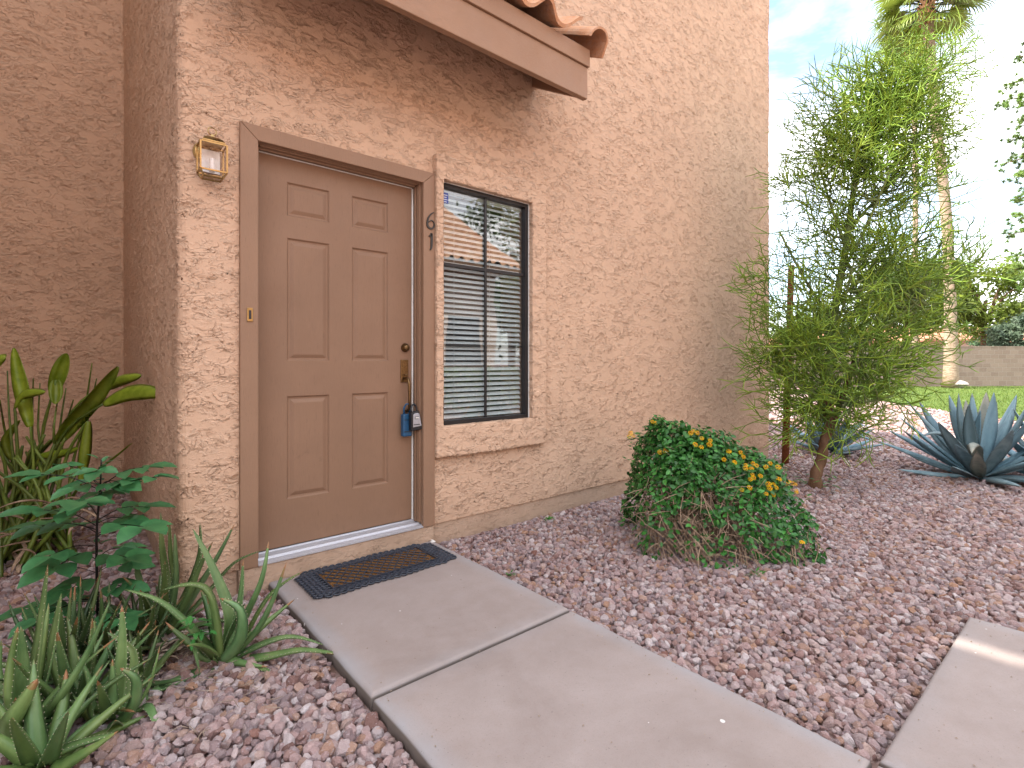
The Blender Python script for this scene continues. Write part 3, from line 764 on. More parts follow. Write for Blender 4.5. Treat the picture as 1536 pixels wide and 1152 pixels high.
# lock boxes hung on the door handle
def lockboxes():
    r1 = empty('lock_box', (1.512, 2.76, .62), 'blue vinyl covered lock box hanging on the door handle behind the silver one', 'lock box')
    b_ = MB(); x0, x1, z0, z1 = 1.488, 1.548, .628, .762
    b_.box(x0, x1, 2.752, 2.787, z0, z1); b_.build('body', BLUEPL, r1, bevel=.008, seg=3)
    s_ = MB(); xc = (x0 + x1) / 2
    s_.tube([(xc - .018, 2.768, z1 - .01), (xc - .019, 2.766, z1 + .035), (xc - .010, 2.755, z1 + .058), (xc + .006, 2.752, z1 + .060), (xc + .018, 2.764, z1 + .035), (xc + .018, 2.768, z1 - .01)], .0055, 8)
    s_.build('shackle', BLUEPL, r1, smooth=True)
    c_ = MB(); c_.box(x0 + .004, x1 - .004, 2.749, 2.7515, z0 + .028, z0 + .032); c_.build('seam', BLACKPL, r1); c_ = MB(); c_.box(x0 + .004, x1 - .004, 2.749, 2.7515, z1 - .036, z1 - .033); c_.build('seam', BLACKPL, r1)
    r2 = empty('lock_box', (1.56, 2.72, .66), 'black combination lock box with a silver face hanging on the door handle', 'lock box')
    def taper(mb, xc, zc, w0, w1, h, y0, y1, tl):
        P = [(-w0 / 2, -h / 2), (w0 / 2, -h / 2), (w1 / 2, h / 2 - .008), (w1 / 2 - .012, h / 2), (-w1 / 2 + .012, h / 2), (-w1 / 2, h / 2 - .008)]
        P = [(xc + x * math.cos(tl) - z * math.sin(tl), zc + x * math.sin(tl) + z * math.cos(tl)) for x, z in P]
        v = [(x, y0, z) for x, z in P] + [(x, y1, z) for x, z in P]; n = len(P)
        mb.add(v, [tuple(range(n)), tuple(range(2 * n - 1, n - 1, -1))] + [(i, i + n, (i + 1) % n + n, (i + 1) % n) for i in range(n)])
    xc, zc, tl = 1.552, .722, .10
    b_ = MB(); taper(b_, xc, zc, .074, .056, .112, 2.712, 2.748, tl); b_.build('body', BLACKPL, r2, bevel=.005, seg=3)
    f_ = MB(); taper(f_, xc + .001, zc + .006, .058, .042, .080, 2.707, 2.7115, tl); fc = f_.build('face', SILVER, r2, bevel=.002)
    d_ = MB(); d_.box(xc - .013, xc + .013, 2.7035, 2.7065, zc + .012, zc + .026); d_.build('dial_window', BLACKPL, fc, bevel=.002)
    d_ = MB()
    for k in range(4): d_.box(xc - .011 + k * .006, xc - .007 + k * .006, 2.7022, 2.7033, zc + .015, zc + .023)
    d_.build('dials', WHITE, fc)
    d_ = MB()
    for k in range(8): d_.box(xc - .020 + k * .0052, xc - .0168 + k * .0052, 2.7055, 2.7067, zc - .024, zc - .018)
    d_.build('lettering', BLACKPL, fc)
    s_ = MB(); zt_ = zc + .052
    s_.tube([(xc - .022, 2.73, zt_ - .012), (xc - .026, 2.73, zt_ + .018), (xc - .020, 2.732, zt_ + .038), (xc - .004, 2.735, zt_ + .046), (xc + .010, 2.733, zt_ + .032), (xc + .013, 2.73, zt_ + .010), (xc + .013, 2.73, zt_ - .012)], .006, 8)
    s_.build('shackle', BLACKPL, r2, smooth=True)
lockboxes()
mb = MB(); P0 = ground(649, 806, 0)
mb.box(1.622, 1.650, 2.655, 2.672, .0005, .004); mb.box(1.640, 1.650, 2.672, 2.697, .0005, .004)
tag(mb.build('plastic_clip', WHITE, None, bevel=.001), 'small white plastic corner clip lying on the path end beside the doormat', 'clip')

# ------------------------------------------------------------------ plants: helpers
SUCC = lambda n, a, b, **k: leaf_mat(n, a, b, trans=k.pop('trans', .08), **k)
ALOE = SUCC('aloe_leaf', (.065, .15, .05), (.17, .28, .11), scale=9, streak=(1, 1, .6), rough=.42, spec=.5)
AGAVE = SUCC('agave_leaf', (.12, .215, .265), (.25, .37, .42), scale=6, streak=(2, 2, .5), rough=.6)
TOOTH = simple('leaf_tooth', (.55, .52, .36), .6)
ROSE = leaf_mat('compound_leaf', (.032, .125, .045), (.065, .21, .07), scale=25, rough=.38, trans=.25)
STREL = leaf_mat('paddle_leaf', (.13, .20, .010), (.27, .35, .035), scale=14, streak=(1, 1, 1), rough=.35, trans=.3)
STRELS = leaf_mat('paddle_stalk', (.06, .11, .015), (.14, .20, .035), scale=20, rough=.45, trans=.05)
LANT = leaf_mat('lantana_leaf', (.016, .085, .018), (.05, .18, .032), scale=30, rough=.4, trans=.2)
PENCIL = leaf_mat('pencil_twig', (.095, .20, .022), (.22, .34, .04), scale=8, rough=.5, trans=.1)
FOL1 = leaf_mat('tree_foliage', (.06, .11, .02), (.14, .19, .035), scale=2, rough=.6, trans=.4)
FOL2 = leaf_mat('shrub_foliage', (.07, .11, .07), (.14, .19, .12), scale=2, rough=.6, trans=.3)
PINEF = leaf_mat('pine_needles', (.05, .13, .03), (.15, .24, .05), scale=3, rough=.6, trans=.3)
PALMF = leaf_mat('palm_frond', (.10, .17, .025), (.24, .31, .06), scale=2, rough=.4, trans=.3)
GRASSM = leaf_mat('lawn_blade', (.075, .135, .018), (.15, .21, .045), scale=2, rough=.6, trans=.3)
def bark(name, a, b, sc=12, amp=.01, streak=(1, 1, .3)):
    m = NM(name); n = m.noise(sc, 6, .65, .4, m.map(streak)); return m.fin(m.ramp(n, [(.3, a), (.7, b)]), .9, m.bump(n, .9, amp), spec=.15)
BARK = bark('brown_bark', (.085, .045, .025), (.22, .13, .08))
GREENBARK = bark('green_bark', (.09, .13, .04), (.20, .24, .10))
PALMB = bark('palm_bark', (.22, .15, .10), (.42, .32, .24), 6, .04, (1, 1, 3))
DRY = bark('dry_stem', (.16, .10, .065), (.48, .36, .26), 20, .002, (1, 1, 1))
DRYLEAF = bark('dead_leaf', (.16, .11, .08), (.42, .34, .27), 16, .003, (1, 1, 1))
YEL = simple('yellow_petal', (.88, .55, .012), .6, 0, .2, 90, .001, .2)
ORG = simple('orange_petal', (.80, .34, .01), .6, 0, .2, 90, .001, .2)

def bez(P, n=12):
    """smooth curve through the points"""
    pts = spline(P, max(2, n // max(1, len(P) - 1))); return pts
def blade(mb, P, wf, side=None, chan=.15, thick=.1, mi=0, teeth=None, tw=0.0, n=12):
    P = bez(P, n); N = len(P); nf0 = len(mb.f); vs = []; info = []
    d0 = P[-1] - P[0]
    if side is None:
        side = d0.cross(UP)
        if side.length < 1e-4: side = Vector((1, 0, 0))
    side = side.normalized()
    for i in range(N):
        d = (P[min(i + 1, N - 1)] - P[max(0, i - 1)]).normalized(); s = i / (N - 1)
        sd_ = (side - d * side.dot(d))
        if sd_.length < 1e-5: sd_ = d.orthogonal()
        sd_.normalize()
        if tw: sd_ = Matrix.Rotation(tw * s, 3, d) @ sd_
        nn = sd_.cross(d); w_ = max(wf(s), .0004)
        for u in (-1, -.5, 0, .5, 1): vs.append(P[i] + sd_ * u * w_ / 2 + nn * chan * w_ * (u * u - .5))
        for u in (.55, 0, -.55): vs.append(P[i] + sd_ * u * w_ / 2 + nn * (chan * w_ * (u * u - .5) - thick * w_ * (1 - u * u)))
        info.append((P[i], sd_, nn, w_, d))
    fs = []
    for i in range(N - 1):
        for k in range(8): fs.append((i * 8 + k, i * 8 + (k + 1) % 8, i * 8 + 8 + (k + 1) % 8, i * 8 + 8 + k))
    fs += [tuple(range(7, -1, -1)), tuple((N - 1) * 8 + k for k in range(8))]
    mb.add(vs, fs, mi)
    if teeth:
        size, gap, tb = teeth; L = sum((P[i + 1] - P[i]).length for i in range(N - 1)); k = int(L / gap)
        for j in range(1, k):
            q = j / k * (N - 1); i = min(int(q), N - 2); f = q - i
            a, b_ = info[i], info[i + 1]
            for sg in (-1, 1):
                w_ = a[3] * (1 - f) + b_[3] * f
                p = a[0].lerp(b_[0], f) + a[1] * sg * (w_ / 2 - .0003) + a[2] * chan * w_ * .5
                e = min(size, w_ * .35)
                tb.add([p - a[4] * e * .5, p + a[4] * e * .5, p + a[1] * sg * e + a[4] * e * .4, p + a[2] * e * .3], [(0, 1, 2), (1, 3, 2), (3, 0, 2)])
    return len(mb.f) - nf0
def arc_leaf(base, az, el0, el1, L, daz=0, n=8, pw=1.0):
    p = Vector(base); P = [p.copy()]
    for i in range(n):
        s = (i + .5) / n; el = el0 + (el1 - el0) * s ** pw; a = az + daz * s
        p = p + Vector((math.cos(a) * math.cos(el), math.sin(a) * math.cos(el), math.sin(el))) * (L / n); P.append(p.copy())
    return P
aloe_w = lambda W: (lambda s: W * 1.3 * (1 - s) ** .68 * (1 - .15 * math.exp(-s * 14)) + .0008)
agave_w = lambda W: (lambda s: W * (.55 + .45 * math.sin(min(1, s / .55) * PI / 2)) * (1 if s < .5 else max(.0, 1 - ((s - .5) / .5) ** 1.9)) + .002)

def tipped(c, col, start, rr, tip=(2.2, .62, .7)):
    """leaf colour along one blade: a dry brown tip and slightly paler base"""
    r = []
    for k in range(c):
        f = max(0, min(1, (k / c - start) / .06)); g = 1 + .12 * max(0, .3 - k / c) / .3 + rr.uniform(-.03, .03)
        r.append((col[0] * g * (1 - f) + tip[0] * f, col[1] * g * (1 - f) + tip[1] * f, col[2] * g * (1 - f) + tip[2] * f))
    return r
def aloe(name, label, base, n, L, W, seed, custom=(), group=None, elr=(15, 86), tint=(.85, 1.15)):
    base = Vector(base); rr = random.Random(seed); root = empty(name, base, label, 'aloe plant', group)
    mb = MB(); tb = MB(); counts = []
    for P, w_ in custom:
        c = blade(mb, P, aloe_w(w_), chan=.28, thick=.22, teeth=(.0035, .016, tb), n=14); counts.append(c)
    for i in range(n):
        f = (i + .5) / n; az = i * 2.39996 + rr.uniform(-.3, .3) + seed
        el = math.radians(elr[1] - (elr[1] - elr[0]) * f + rr.uniform(-6, 6)); l = L * rr.uniform(.75, 1.1) * (.7 + .3 * math.sin(PI * (.25 + f * .6)))
        r0 = .012 + .03 * f; b_ = base + Vector((math.cos(az) * r0, math.sin(az) * r0, .02 + .03 * (1 - f)))
        P = arc_leaf(b_, az, el, el + math.radians(rr.uniform(-50, 28) * (.4 + f * .6)), l, rr.uniform(-.5, .5))
        for q in P: q.z = max(q.z, gz(q.x, q.y) + .03)
        c = blade(mb, P, aloe_w(W * rr.uniform(.8, 1.15)), side=Vector((-math.sin(az), math.cos(az), 0)), chan=.28, thick=.22, teeth=(.003, .016, tb), n=16); counts.append(c)
    o = mb.build('foliage', ALOE, root, smooth=True)
    cols = []
    for c in counts:
        b_ = rr.uniform(*tint); wv = rr.uniform(-.05, .22); cols += tipped(c, (b_ * (1 + wv), b_, b_ * (1 - wv)), rr.uniform(.80, .97), rr)
    set_tint(o, lambda i: cols[i])
    if tb.v: tb.build('leaf_spines', TOOTH, root)
    return root

# ---- aloes in the left bed
b1 = ground(333, 1000) + Vector((0, 0, .01))
T1 = 1.93
def pt(px, py, t): return at(px, py, t)
cu = [([b1, pt(362, 935, T1), pt(392, 870, T1 - .02), pt(403, 812, T1)], .046),
      ([b1, pt(352, 950, T1 + .04), pt(362, 890, T1 + .06), pt(365, 840, T1 + .08)], .040),
      ([b1, pt(385, 945, T1 - .04), pt(412, 893, T1 - .06), pt(430, 843, T1 - .06)], .036),
      ([b1, pt(345, 930, T1 + .05), pt(322, 860, T1 + .08), pt(289, 793, T1 + .1)], .052),
      ([b1, pt(328, 935, T1 - .04), pt(315, 888, T1 - .06), pt(285, 876, T1 - .08), pt(240, 886, T1 - .1)], .050),
      ([b1, pt(360, 960, T1 - .08), pt(360, 915, T1 - .10), pt(330, 897, T1 - .1)], .044),
      ([b1, pt(290, 945, T1 - .04), pt(240, 902, T1 - .06), pt(187, 884, T1 - .08)], .040),
      ([b1, pt(400, 985, T1 - .03), pt(455, 975, T1 - .02), pt(520, 983, T1)], .042),
      ([b1, pt(395, 965, T1 + .02), pt(440, 955, T1 + .04), pt(487, 968, T1 + .06)], .034),
      ([b1, pt(362, 1004, T1 - .06), pt(392, 1003, T1 - .08), pt(415, 1015, T1 - .1)], .032),
      ([b1, pt(322, 1020, T1 - .12), pt(330, 1055, T1 - .17), pt(322, 1086, T1 - .23)], .036),
      ([b1, pt(270, 1020, T1 - .14), pt(215, 1050, T1 - .25), pt(186, 1110, T1 - .37)], .044),
      ([b1, pt(300, 985, T1 - .03), pt(290, 960, T1 - .04), pt(300, 1010, T1 - .12)], .030),
      ([b1 + Vector((.06, .05, 0)), pt(395, 905, T1 + .12), pt(425, 875, T1 + .16), pt(455, 857, T1 + .2)], .026)]
aloe('aloe_plant', 'spiky aloe with long arching leaves next to the concrete walk', b1, 7, .26, .036, 3, cu)
b2 = ground(168, 1098); T2 = 1.60
cu = [([b2, pt(178, 1030, T2 + .03), pt(184, 965, T2 + .05), pt(183, 908, T2 + .06)], .042),
      ([b2, pt(125, 1050, T2 + .03), pt(88, 995, T2 + .05), pt(48, 948, T2 + .06)], .036),
      ([b2, pt(140, 1070, T2 - .03), pt(134, 1020, T2 - .05), pt(116, 982, T2 - .05)], .038),
      ([b2, pt(200, 1060, T2 - .04), pt(204, 1020, T2 - .06), pt(180, 1002, T2 - .08)], .038),
      ([b2, pt(196, 1020, T2 + .06), pt(198, 975, T2 + .08), pt(160, 948, T2 + .06)], .030),
      ([b2, pt(190, 1075, T2 + .0), pt(222, 1030, T2 + .02), pt(240, 968, T2 + .04)], .032),
      ([b2, pt(176, 1130, T2 - .10), pt(190, 1150, T2 - .14), pt(215, 1190, T2 - .18)], .040),
      ([b2, pt(215, 1060, T2 + .02), pt(232, 1080, T2 - .02), pt(240, 1106, T2 - .05)], .030),
      ([b2, pt(130, 1115, T2 - .08), pt(95, 1140, T2 - .14), pt(70, 1165, T2 - .18)], .042)]
aloe('aloe_plant', 'pale grey-green aloe rosette with upcurved leaves between the two larger front aloes', b2, 6, .22, .034, 8, cu)
b3 = ground(28, 1118); T3 = 1.50
cu = [([b3, pt(45, 1040, T3 + .04), pt(60, 940, T3 + .08), pt(72, 846, T3 + .1)], .046),
      ([b3, pt(55, 1050, T3 + .08), pt(78, 965, T3 + .12), pt(92, 890, T3 + .14)], .052),
      ([b3, pt(15, 1040, T3 + .02), pt(18, 985, T3 + .03), pt(27, 940, T3 + .03)], .040),
      ([b3, pt(20, 1085, T3 - .08), pt(38, 1050, T3 - .10), pt(56, 1018, T3 - .10)], .062),
      ([b3, pt(85, 1050, T3 + .0), pt(128, 985, T3 + .02), pt(165, 902, T3 + .04)], .040),
      ([b3, pt(90, 1090, T3 + .0), pt(150, 1035, T3 + .06), pt(228, 986, T3 + .12)], .050),
      ([b3, pt(80, 1085, T3 - .02), pt(120, 1050, T3 + .02), pt(165, 990, T3 + .06)], .042),
      ([b3, pt(70, 1130, T3 - .08), pt(120, 1115, T3 - .08), pt(175, 1100, T3 - .06)], .050),
      ([b3, pt(5, 1060, T3 + .06), pt(-5, 1010, T3 + .08), pt(2, 960, T3 + .1)], .040)]
aloe('aloe_plant', 'largest aloe with thick toothed upright leaves at the left edge', b3, 8, .32, .046, 5, cu)
b4 = ground(245, 962); T4 = 2.12
cu = [([b4, pt(262, 880, T4), pt(262, 820, T4), pt(262, 800, T4)], .040), ([b4, pt(250, 880, T4 + .1), pt(243, 820, T4 + .1), pt(241, 768, T4 + .1)], .034),
      ([b4, pt(262, 880, T4 + .14), pt(256, 830, T4 + .14), pt(254, 776, T4 + .14)], .030), ([b4, pt(290, 890, T4), pt(325, 835, T4 + .02), pt(352, 785, T4 + .04)], .050),
      ([b4, pt(285, 880, T4 + .06), pt(300, 830, T4 + .08), pt(300, 784, T4 + .1)], .044), ([b4, pt(280, 900, T4 - .04), pt(300, 850, T4 - .04), pt(320, 811, T4 - .04)], .040),
      ([b4, pt(310, 890, T4 + .1), pt(350, 845, T4 + .14), pt(391, 826, T4 + .16)], .030), ([b4, pt(220, 900, T4), pt(205, 850, T4), pt(232, 825, T4)], .034),
      ([b4, pt(200, 925, T4 - .05), pt(180, 895, T4 - .1), pt(150, 880, T4 - .1)], .034)]
aloe('aloe_plant', 'dark green aloe clump against the foot of the stucco pillar', b4, 14, .30, .036, 11, cu, tint=(.55, .85))
b5 = ground(150, 1010); aloe('aloe_plant', 'dark dense aloe growing under the broad-leaved stem', b5, 24, .28, .030, 14, (), elr=(20, 85), tint=(.45, .8))
b10 = ground(118, 1078); aloe('aloe_plant', 'mid green aloe wedged between the largest rosette and the pale one', b10, 16, .30, .038, 37, (), elr=(30, 88), tint=(.7, 1.0))
b9 = ground(62, 1172); aloe('aloe_plant', 'pale green aloe with splayed leaves in the bottom left corner', b9, 16, .26, .044, 27, (), elr=(8, 75), tint=(.8, 1.2))
b7 = ground(95, 1030); aloe('aloe_plant', 'deep green narrow-leaved aloe crowded behind the largest one', b7, 26, .34, .028, 19, (), elr=(25, 88), tint=(.45, .85))
b8 = ground(215, 985); aloe('aloe_plant', 'dark aloe pups filling the gap below the pillar clump', b8, 22, .24, .024, 23, (), elr=(20, 85), tint=(.4, .75))
b6 = ground(210, 1040); aloe('aloe_plant', 'small dark aloe offset between the pale rosette and the walk-side aloe', b6, 13, .20, .026, 17, (), elr=(15, 80), tint=(.5, .85))

# dead leaves curled on the stones behind the aloe
root = empty('dead_leaf_pile', ground(262, 990), 'curled grey-brown dead leaves heaped behind the walk-side aloe', 'dead leaves')
mb = MB(); rr = random.Random(5); c0 = ground(262, 990)
for i in range(34):
    p = c0 + Vector((rr.gauss(0, .05), rr.gauss(0, .05), rr.uniform(.01, .07))); P = [p]; a = rr.uniform(0, 6.28); da = rr.uniform(-1.6, 1.6)
    for k in range(4):
        p = p + Vector((math.cos(a), math.sin(a), rr.uniform(-.3, .3))) * rr.uniform(.02, .035); p.z = max(p.z, gz(p.x, p.y) + .035); P.append(p); a += da
    blade(mb, P, lambda s: .018 * math.sin(PI * (.1 + .85 * s)), chan=.5, thick=.05, tw=rr.uniform(-2, 2))
for i in range(46):
    q = ground(rr.uniform(190, 420), rr.uniform(1000, 1120)); a = rr.uniform(0, 6.28); L = rr.uniform(.03, .09)
    q.z = gz(q.x, q.y) + .04
    mb.tube([q, q + Vector((math.cos(a), math.sin(a), .1)) * L * .5, q + Vector((math.cos(a + .5), math.sin(a + .5), 0)) * L], .0012, 4)
mb.build('curled_leaves', DRYLEAF, root, smooth=True)

# ---- broad-leaved stem with toothed leaflets
def leaflet(mb, base, d, up, L, W):
    d = d.normalized(); sd_ = d.cross(up).normalized(); nn = sd_.cross(d); N = 7; vs = []; fs = []
    for i in range(N + 1):
        s = i / N; w_ = W * math.sin(PI * s ** .8) ** .85 * (1 if s < 1 else 0) * .5
        if 0 < i < N: w_ *= 1 + (.07 if i % 2 else -.03)
        c = base + d * L * s - nn * (.10 * L * s * s)
        vs += [c - sd_ * w_ + nn * w_ * .28, c, c + sd_ * w_ + nn * w_ * .28]
    for i in range(N): fs += [(i * 3, i * 3 + 1, i * 3 + 4, i * 3 + 3), (i * 3 + 1, i * 3 + 2, i * 3 + 5, i * 3 + 4)]
    mb.add(vs, fs); return len(fs)
def leafy_stem():
    T = 2.02; base = ground(150, 985); rr = random.Random(21)
    root = empty('leafy_stem_plant', base, 'single tall stem with flat dark green toothed leaflets at the left bed', 'plant')
    st = MB(); main = bez([base, pt(146, 900, T), pt(145, 800, T), pt(150, 740, T), pt(152, 690, T)], 20)
    st.tube(main, [.006 - .0035 * i / (len(main) - 1) for i in range(len(main))], 7)
    lv = MB(); cnt = []
    def comp(sx, sy, ex, ey, dt, size, pairs=2):
        a = pt(sx, sy, T); b_ = pt(ex, ey, T + dt); mid = a.lerp(b_, .5) + Vector((0, 0, .02))
        P = bez([a, mid, b_], 8); st.tube(P, .0018, 5); d = (P[-1] - P[-3]).normalized()
        hz = Vector((d.x, d.y, d.z * .3)).normalized(); up = (UP + Vector((rr.uniform(-.3, .3), rr.uniform(-.35, .1), 0))).normalized()
        cnt.append(leaflet(lv, P[-1], hz, up, size * 1.35, size * .80))
        sd_ = hz.cross(UP).normalized()
        for k in range(pairs):
            q = P[-1].lerp(P[len(P) // 2], .2 + k * .75)
            for sg in (-1, 1):
                dd = (hz * .55 + sd_ * sg + UP * rr.uniform(-.2, .1)).normalized(); cnt.append(leaflet(lv, q, dd, (up + sd_ * rr.uniform(-.2, .2)), size * rr.uniform(.95, 1.15), size * .66))
    comp(149, 735, 62, 712, -.05, .095); comp(150, 730, 100, 698, .12, .07); comp(151, 730, 220, 700, .02, .085); comp(151, 745, 238, 715, -.06, .07)
    comp(147, 790, 66, 765, -.12, .10); comp(147, 795, 55, 790, -.02, .10); comp(147, 775, 118, 752, -.28, .095); comp(146, 800, 100, 790, .16, .08)
    comp(147, 780, 215, 760, .05, .085); comp(147, 800, 215, 790, -.12, .10); comp(147, 805, 195, 778, .2, .07); comp(146, 830, 85, 850, -.16, .10)
    comp(146, 840, 110, 838, .1, .085); comp(146, 845, 190, 836, -.05, .095); comp(146, 850, 175, 842, .15, .08); comp(146, 870, 105, 885, -.1, .085)
    comp(147, 890, 185, 880, .0, .08); comp(148, 925, 185, 930, -.15, .075); comp(148, 920, 120, 925, -.05, .075); comp(148, 900, 120, 905, .1, .07)
    for k in range(16):
        h = rr.uniform(.25, .95); q = main[int(h * (len(main) - 1))]; a = rr.uniform(0, 6.28); r_ = rr.uniform(.08, .2) * (1.25 - h)
        e = q + Vector((math.cos(a), math.sin(a), .15)) * r_ * 1.3; P = bez([q, q.lerp(e, .5) + Vector((0, 0, .015)), e], 6); st.tube(P, .0016, 4); hz = Vector((math.cos(a), math.sin(a), -.15)); sd_ = hz.cross(UP).normalized()
        up = (UP - FWD * rr.uniform(.1, .6)).normalized(); cnt.append(leaflet(lv, e, hz, up, .10, .06))
        for sg in (-1, 1): cnt.append(leaflet(lv, P[-2], hz * .5 + sd_ * sg, up, .08, .048))
    for i in range(14):
        q = main[rr.randint(8, len(main) - 1)]; a = rr.uniform(0, 6.28); d = Vector((math.cos(a), math.sin(a), rr.uniform(.1, .8)))
        cnt.append(leaflet(lv, q + d * .01, d, UP, rr.uniform(.025, .045), .02))
    st.build('stem', STRELS, root, smooth=True); o = lv.build('foliage', ROSE, root, smooth=True)
    cols = []
    for c in cnt:
        b_ = rr.uniform(.8, 1.35); cols += [(b_, b_, b_ * 1.05)] * c
    set_tint(o, lambda i: cols[i])
leafy_stem()
# small seedling with narrow leaves by the walk-side aloe
rr = random.Random(31); c0 = ground(300, 965); root = empty('seedling', c0, 'small narrow-leaved green seedling poking through the aloe leaves', 'plant')
mb = MB(); cnt = []
for i in range(22):
    p = pt(298 + rr.uniform(-14, 22), 935 + rr.uniform(-16, 26), 1.86 + rr.uniform(-.04, .05)); a = rr.uniform(0, 6.28)
    cnt.append(leaflet(mb, p, Vector((math.cos(a), math.sin(a), rr.uniform(-.5, .3))), UP, rr.uniform(.04, .065), .014))
mb.tube([c0, pt(302, 945, 1.86)], .0025, 5)
o = mb.build('foliage', ROSE, root, smooth=True); set_tint(o, lambda i: (1.3, 1.5, 1.0))

# ---- bird-of-paradise clump against the left wall
def strelitzia():
    rr = random.Random(40); T = 3.0; base = Vector((-.16, 3.9, -.06))
    root = empty('paddle_leaf_plant', base, 'tall clump with long stalks and yellow-green paddle leaves beside the left wall', 'plant')
    st = MB(); lv = MB(); dd = MB(); cnt = []; cst = []
    def stalk(P, r0=.011, r1=.006):
        P = bez(P, 14); n0 = len(st.f); st.tube(P, [r0 + (r1 - r0) * i / (len(P) - 1) for i in range(len(P))], 7); cst.append(len(st.f) - n0)
    def b0(i=0): return base + Vector((rr.uniform(-.22, .20), rr.uniform(-.16, .16), 0))
    def paddle(P, W, side=None, chan=.35, tw=0, b_=1.0):
        c = blade(lv, P, lambda s: W * .84 * math.sin(PI * min(1, (s * .92 + .06)) ** .9) ** .7, side=side, chan=chan, thick=.02, n=18, tw=tw)
        cnt.append((c, b_))
    V = Vector
    # (stalk end, blade points, width)
    def unit(sp, bp, W, **k):
        stalk([b0()] + [pt(*q) for q in sp] + [pt(*bp[0])]); paddle([pt(*q) for q in bp], W, **k)
    unit([(73, 700, T), (105, 640, T)], [(155, 606, T), (190, 590, T), (222, 588, T - .02), (246, 592, T - .03)], .115, side=V((.1, .3, 1)), chan=.2, b_=1.15)
    unit([(70, 690, T + .1), (110, 615, T + .1)], [(146, 584, T + .12), (180, 570, T + .1), (212, 563, T + .1)], .085, side=V((.1, .3, 1)), b_=1.2)
    unit([(60, 740, T)], [(88, 662, T), (115, 625, T), (145, 592, T), (177, 550, T)], .115, side=V((1, -.4, .8)), chan=.5, b_=.75)
    unit([(55, 720, T + .15), (65, 640, T + .15)], [(80, 590, T + .15), (92, 555, T + .15), (100, 530, T + .15)], .10, side=V((1, -.3, 0)), chan=.5)
    unit([(60, 700, T + .1)], [(84, 570, T + .12), (84, 590, T + .1), (83, 606, T + .08)], .08, b_=.9)
    unit([(45, 740, T - .05)], [(46, 640, T - .05), (38, 600, T - .04), (29, 560, T - .03), (21, 522, T - .02)], .10, side=V((1, -.6, 0)), chan=.3, b_=1.2)
    unit([(24, 720, T - .1), (24, 640, T - .1)], [(22, 612, T - .1), (32, 593, T - .1), (50, 588, T - .1), (68, 588, T - .1)], .075, side=V((.2, .5, 1)), b_=1.1)
    unit([(95, 700, T - .05), (122, 645, T - .05)], [(132, 632, T - .05), (127, 670, T - .06), (123, 700, T - .07), (120, 728, T - .08)], .075, side=V((1, -.4, 0)), chan=.4, b_=.85)
    unit([(50, 740, T)], [(60, 683, T - .02), (88, 680, T - .03), (118, 672, T - .04)], .065, side=V((.2, .4, 1)), b_=1.05)
    unit([(-10, 700, T), (-14, 600, T)], [(-16, 560, T), (-4, 540, T), (9, 536, T)], .10, side=V((.2, .4, 1)), b_=1.1)
    unit([(30, 760, T + .1)], [(20, 690, T + .1), (12, 660, T + .1), (30, 630, T + .1)], .08, b_=.7)
    unit([(100, 760, T + .1), (125, 720, T + .1)], [(140, 710, T + .1), (170, 688, T + .1), (199, 664, T + .1)], .03, b_=.6)
    for (x, y) in ((138, 545), (11, 556), (50, 568), (99, 582), (145, 568), (88, 592), (0, 600), (60, 575), (-20, 560), (110, 600)):
        stalk([b0(), pt(x * .6 + 22, 720, T + rr.uniform(-.1, .2)), pt(x * .85 + 6, 640, T + rr.uniform(-.1, .25)), pt(x, y, T + rr.uniform(-.1, .3))], .012, .003)
    for i in range(26):
        stalk([b0(), pt(rr.uniform(-10, 110), 760, T + rr.uniform(-.15, .2)), pt(rr.uniform(-20, 105), rr.uniform(640, 700), T + rr.uniform(-.15, .25))], .014, .007)
    for i in range(46):
        a = rr.uniform(0, 6.28); p = base + Vector((rr.uniform(-.26, .26), rr.uniform(-.2, .2), rr.uniform(.0, .35)))
        P = arc_leaf(p, a, rr.uniform(-.3, 1.4), rr.uniform(-1.2, .0), rr.uniform(.12, .32), rr.uniform(-1, 1), 6)
        for q in P: q.z = max(q.z, -.03)
        blade(dd, P, lambda s: .022 * math.sin(PI * (.1 + .85 * s)), chan=.4, thick=.05)
    o = st.build('stalks', STRELS, root, smooth=True); cols = []
    for c in cst:
        b_ = rr.uniform(.6, 1.25); cols += [(b_ * 1.05, b_, b_ * .9)] * c
    set_tint(o, lambda i: cols[i])
    o = lv.build('foliage', STREL, root, smooth=True); cols2 = []
    for c, b_ in cnt: cols2 += [(b_, b_, b_)] * c
    set_tint(o, lambda i: cols2[i])
    dd.build('dead_sheaths', DRY, root, smooth=True)
strelitzia()

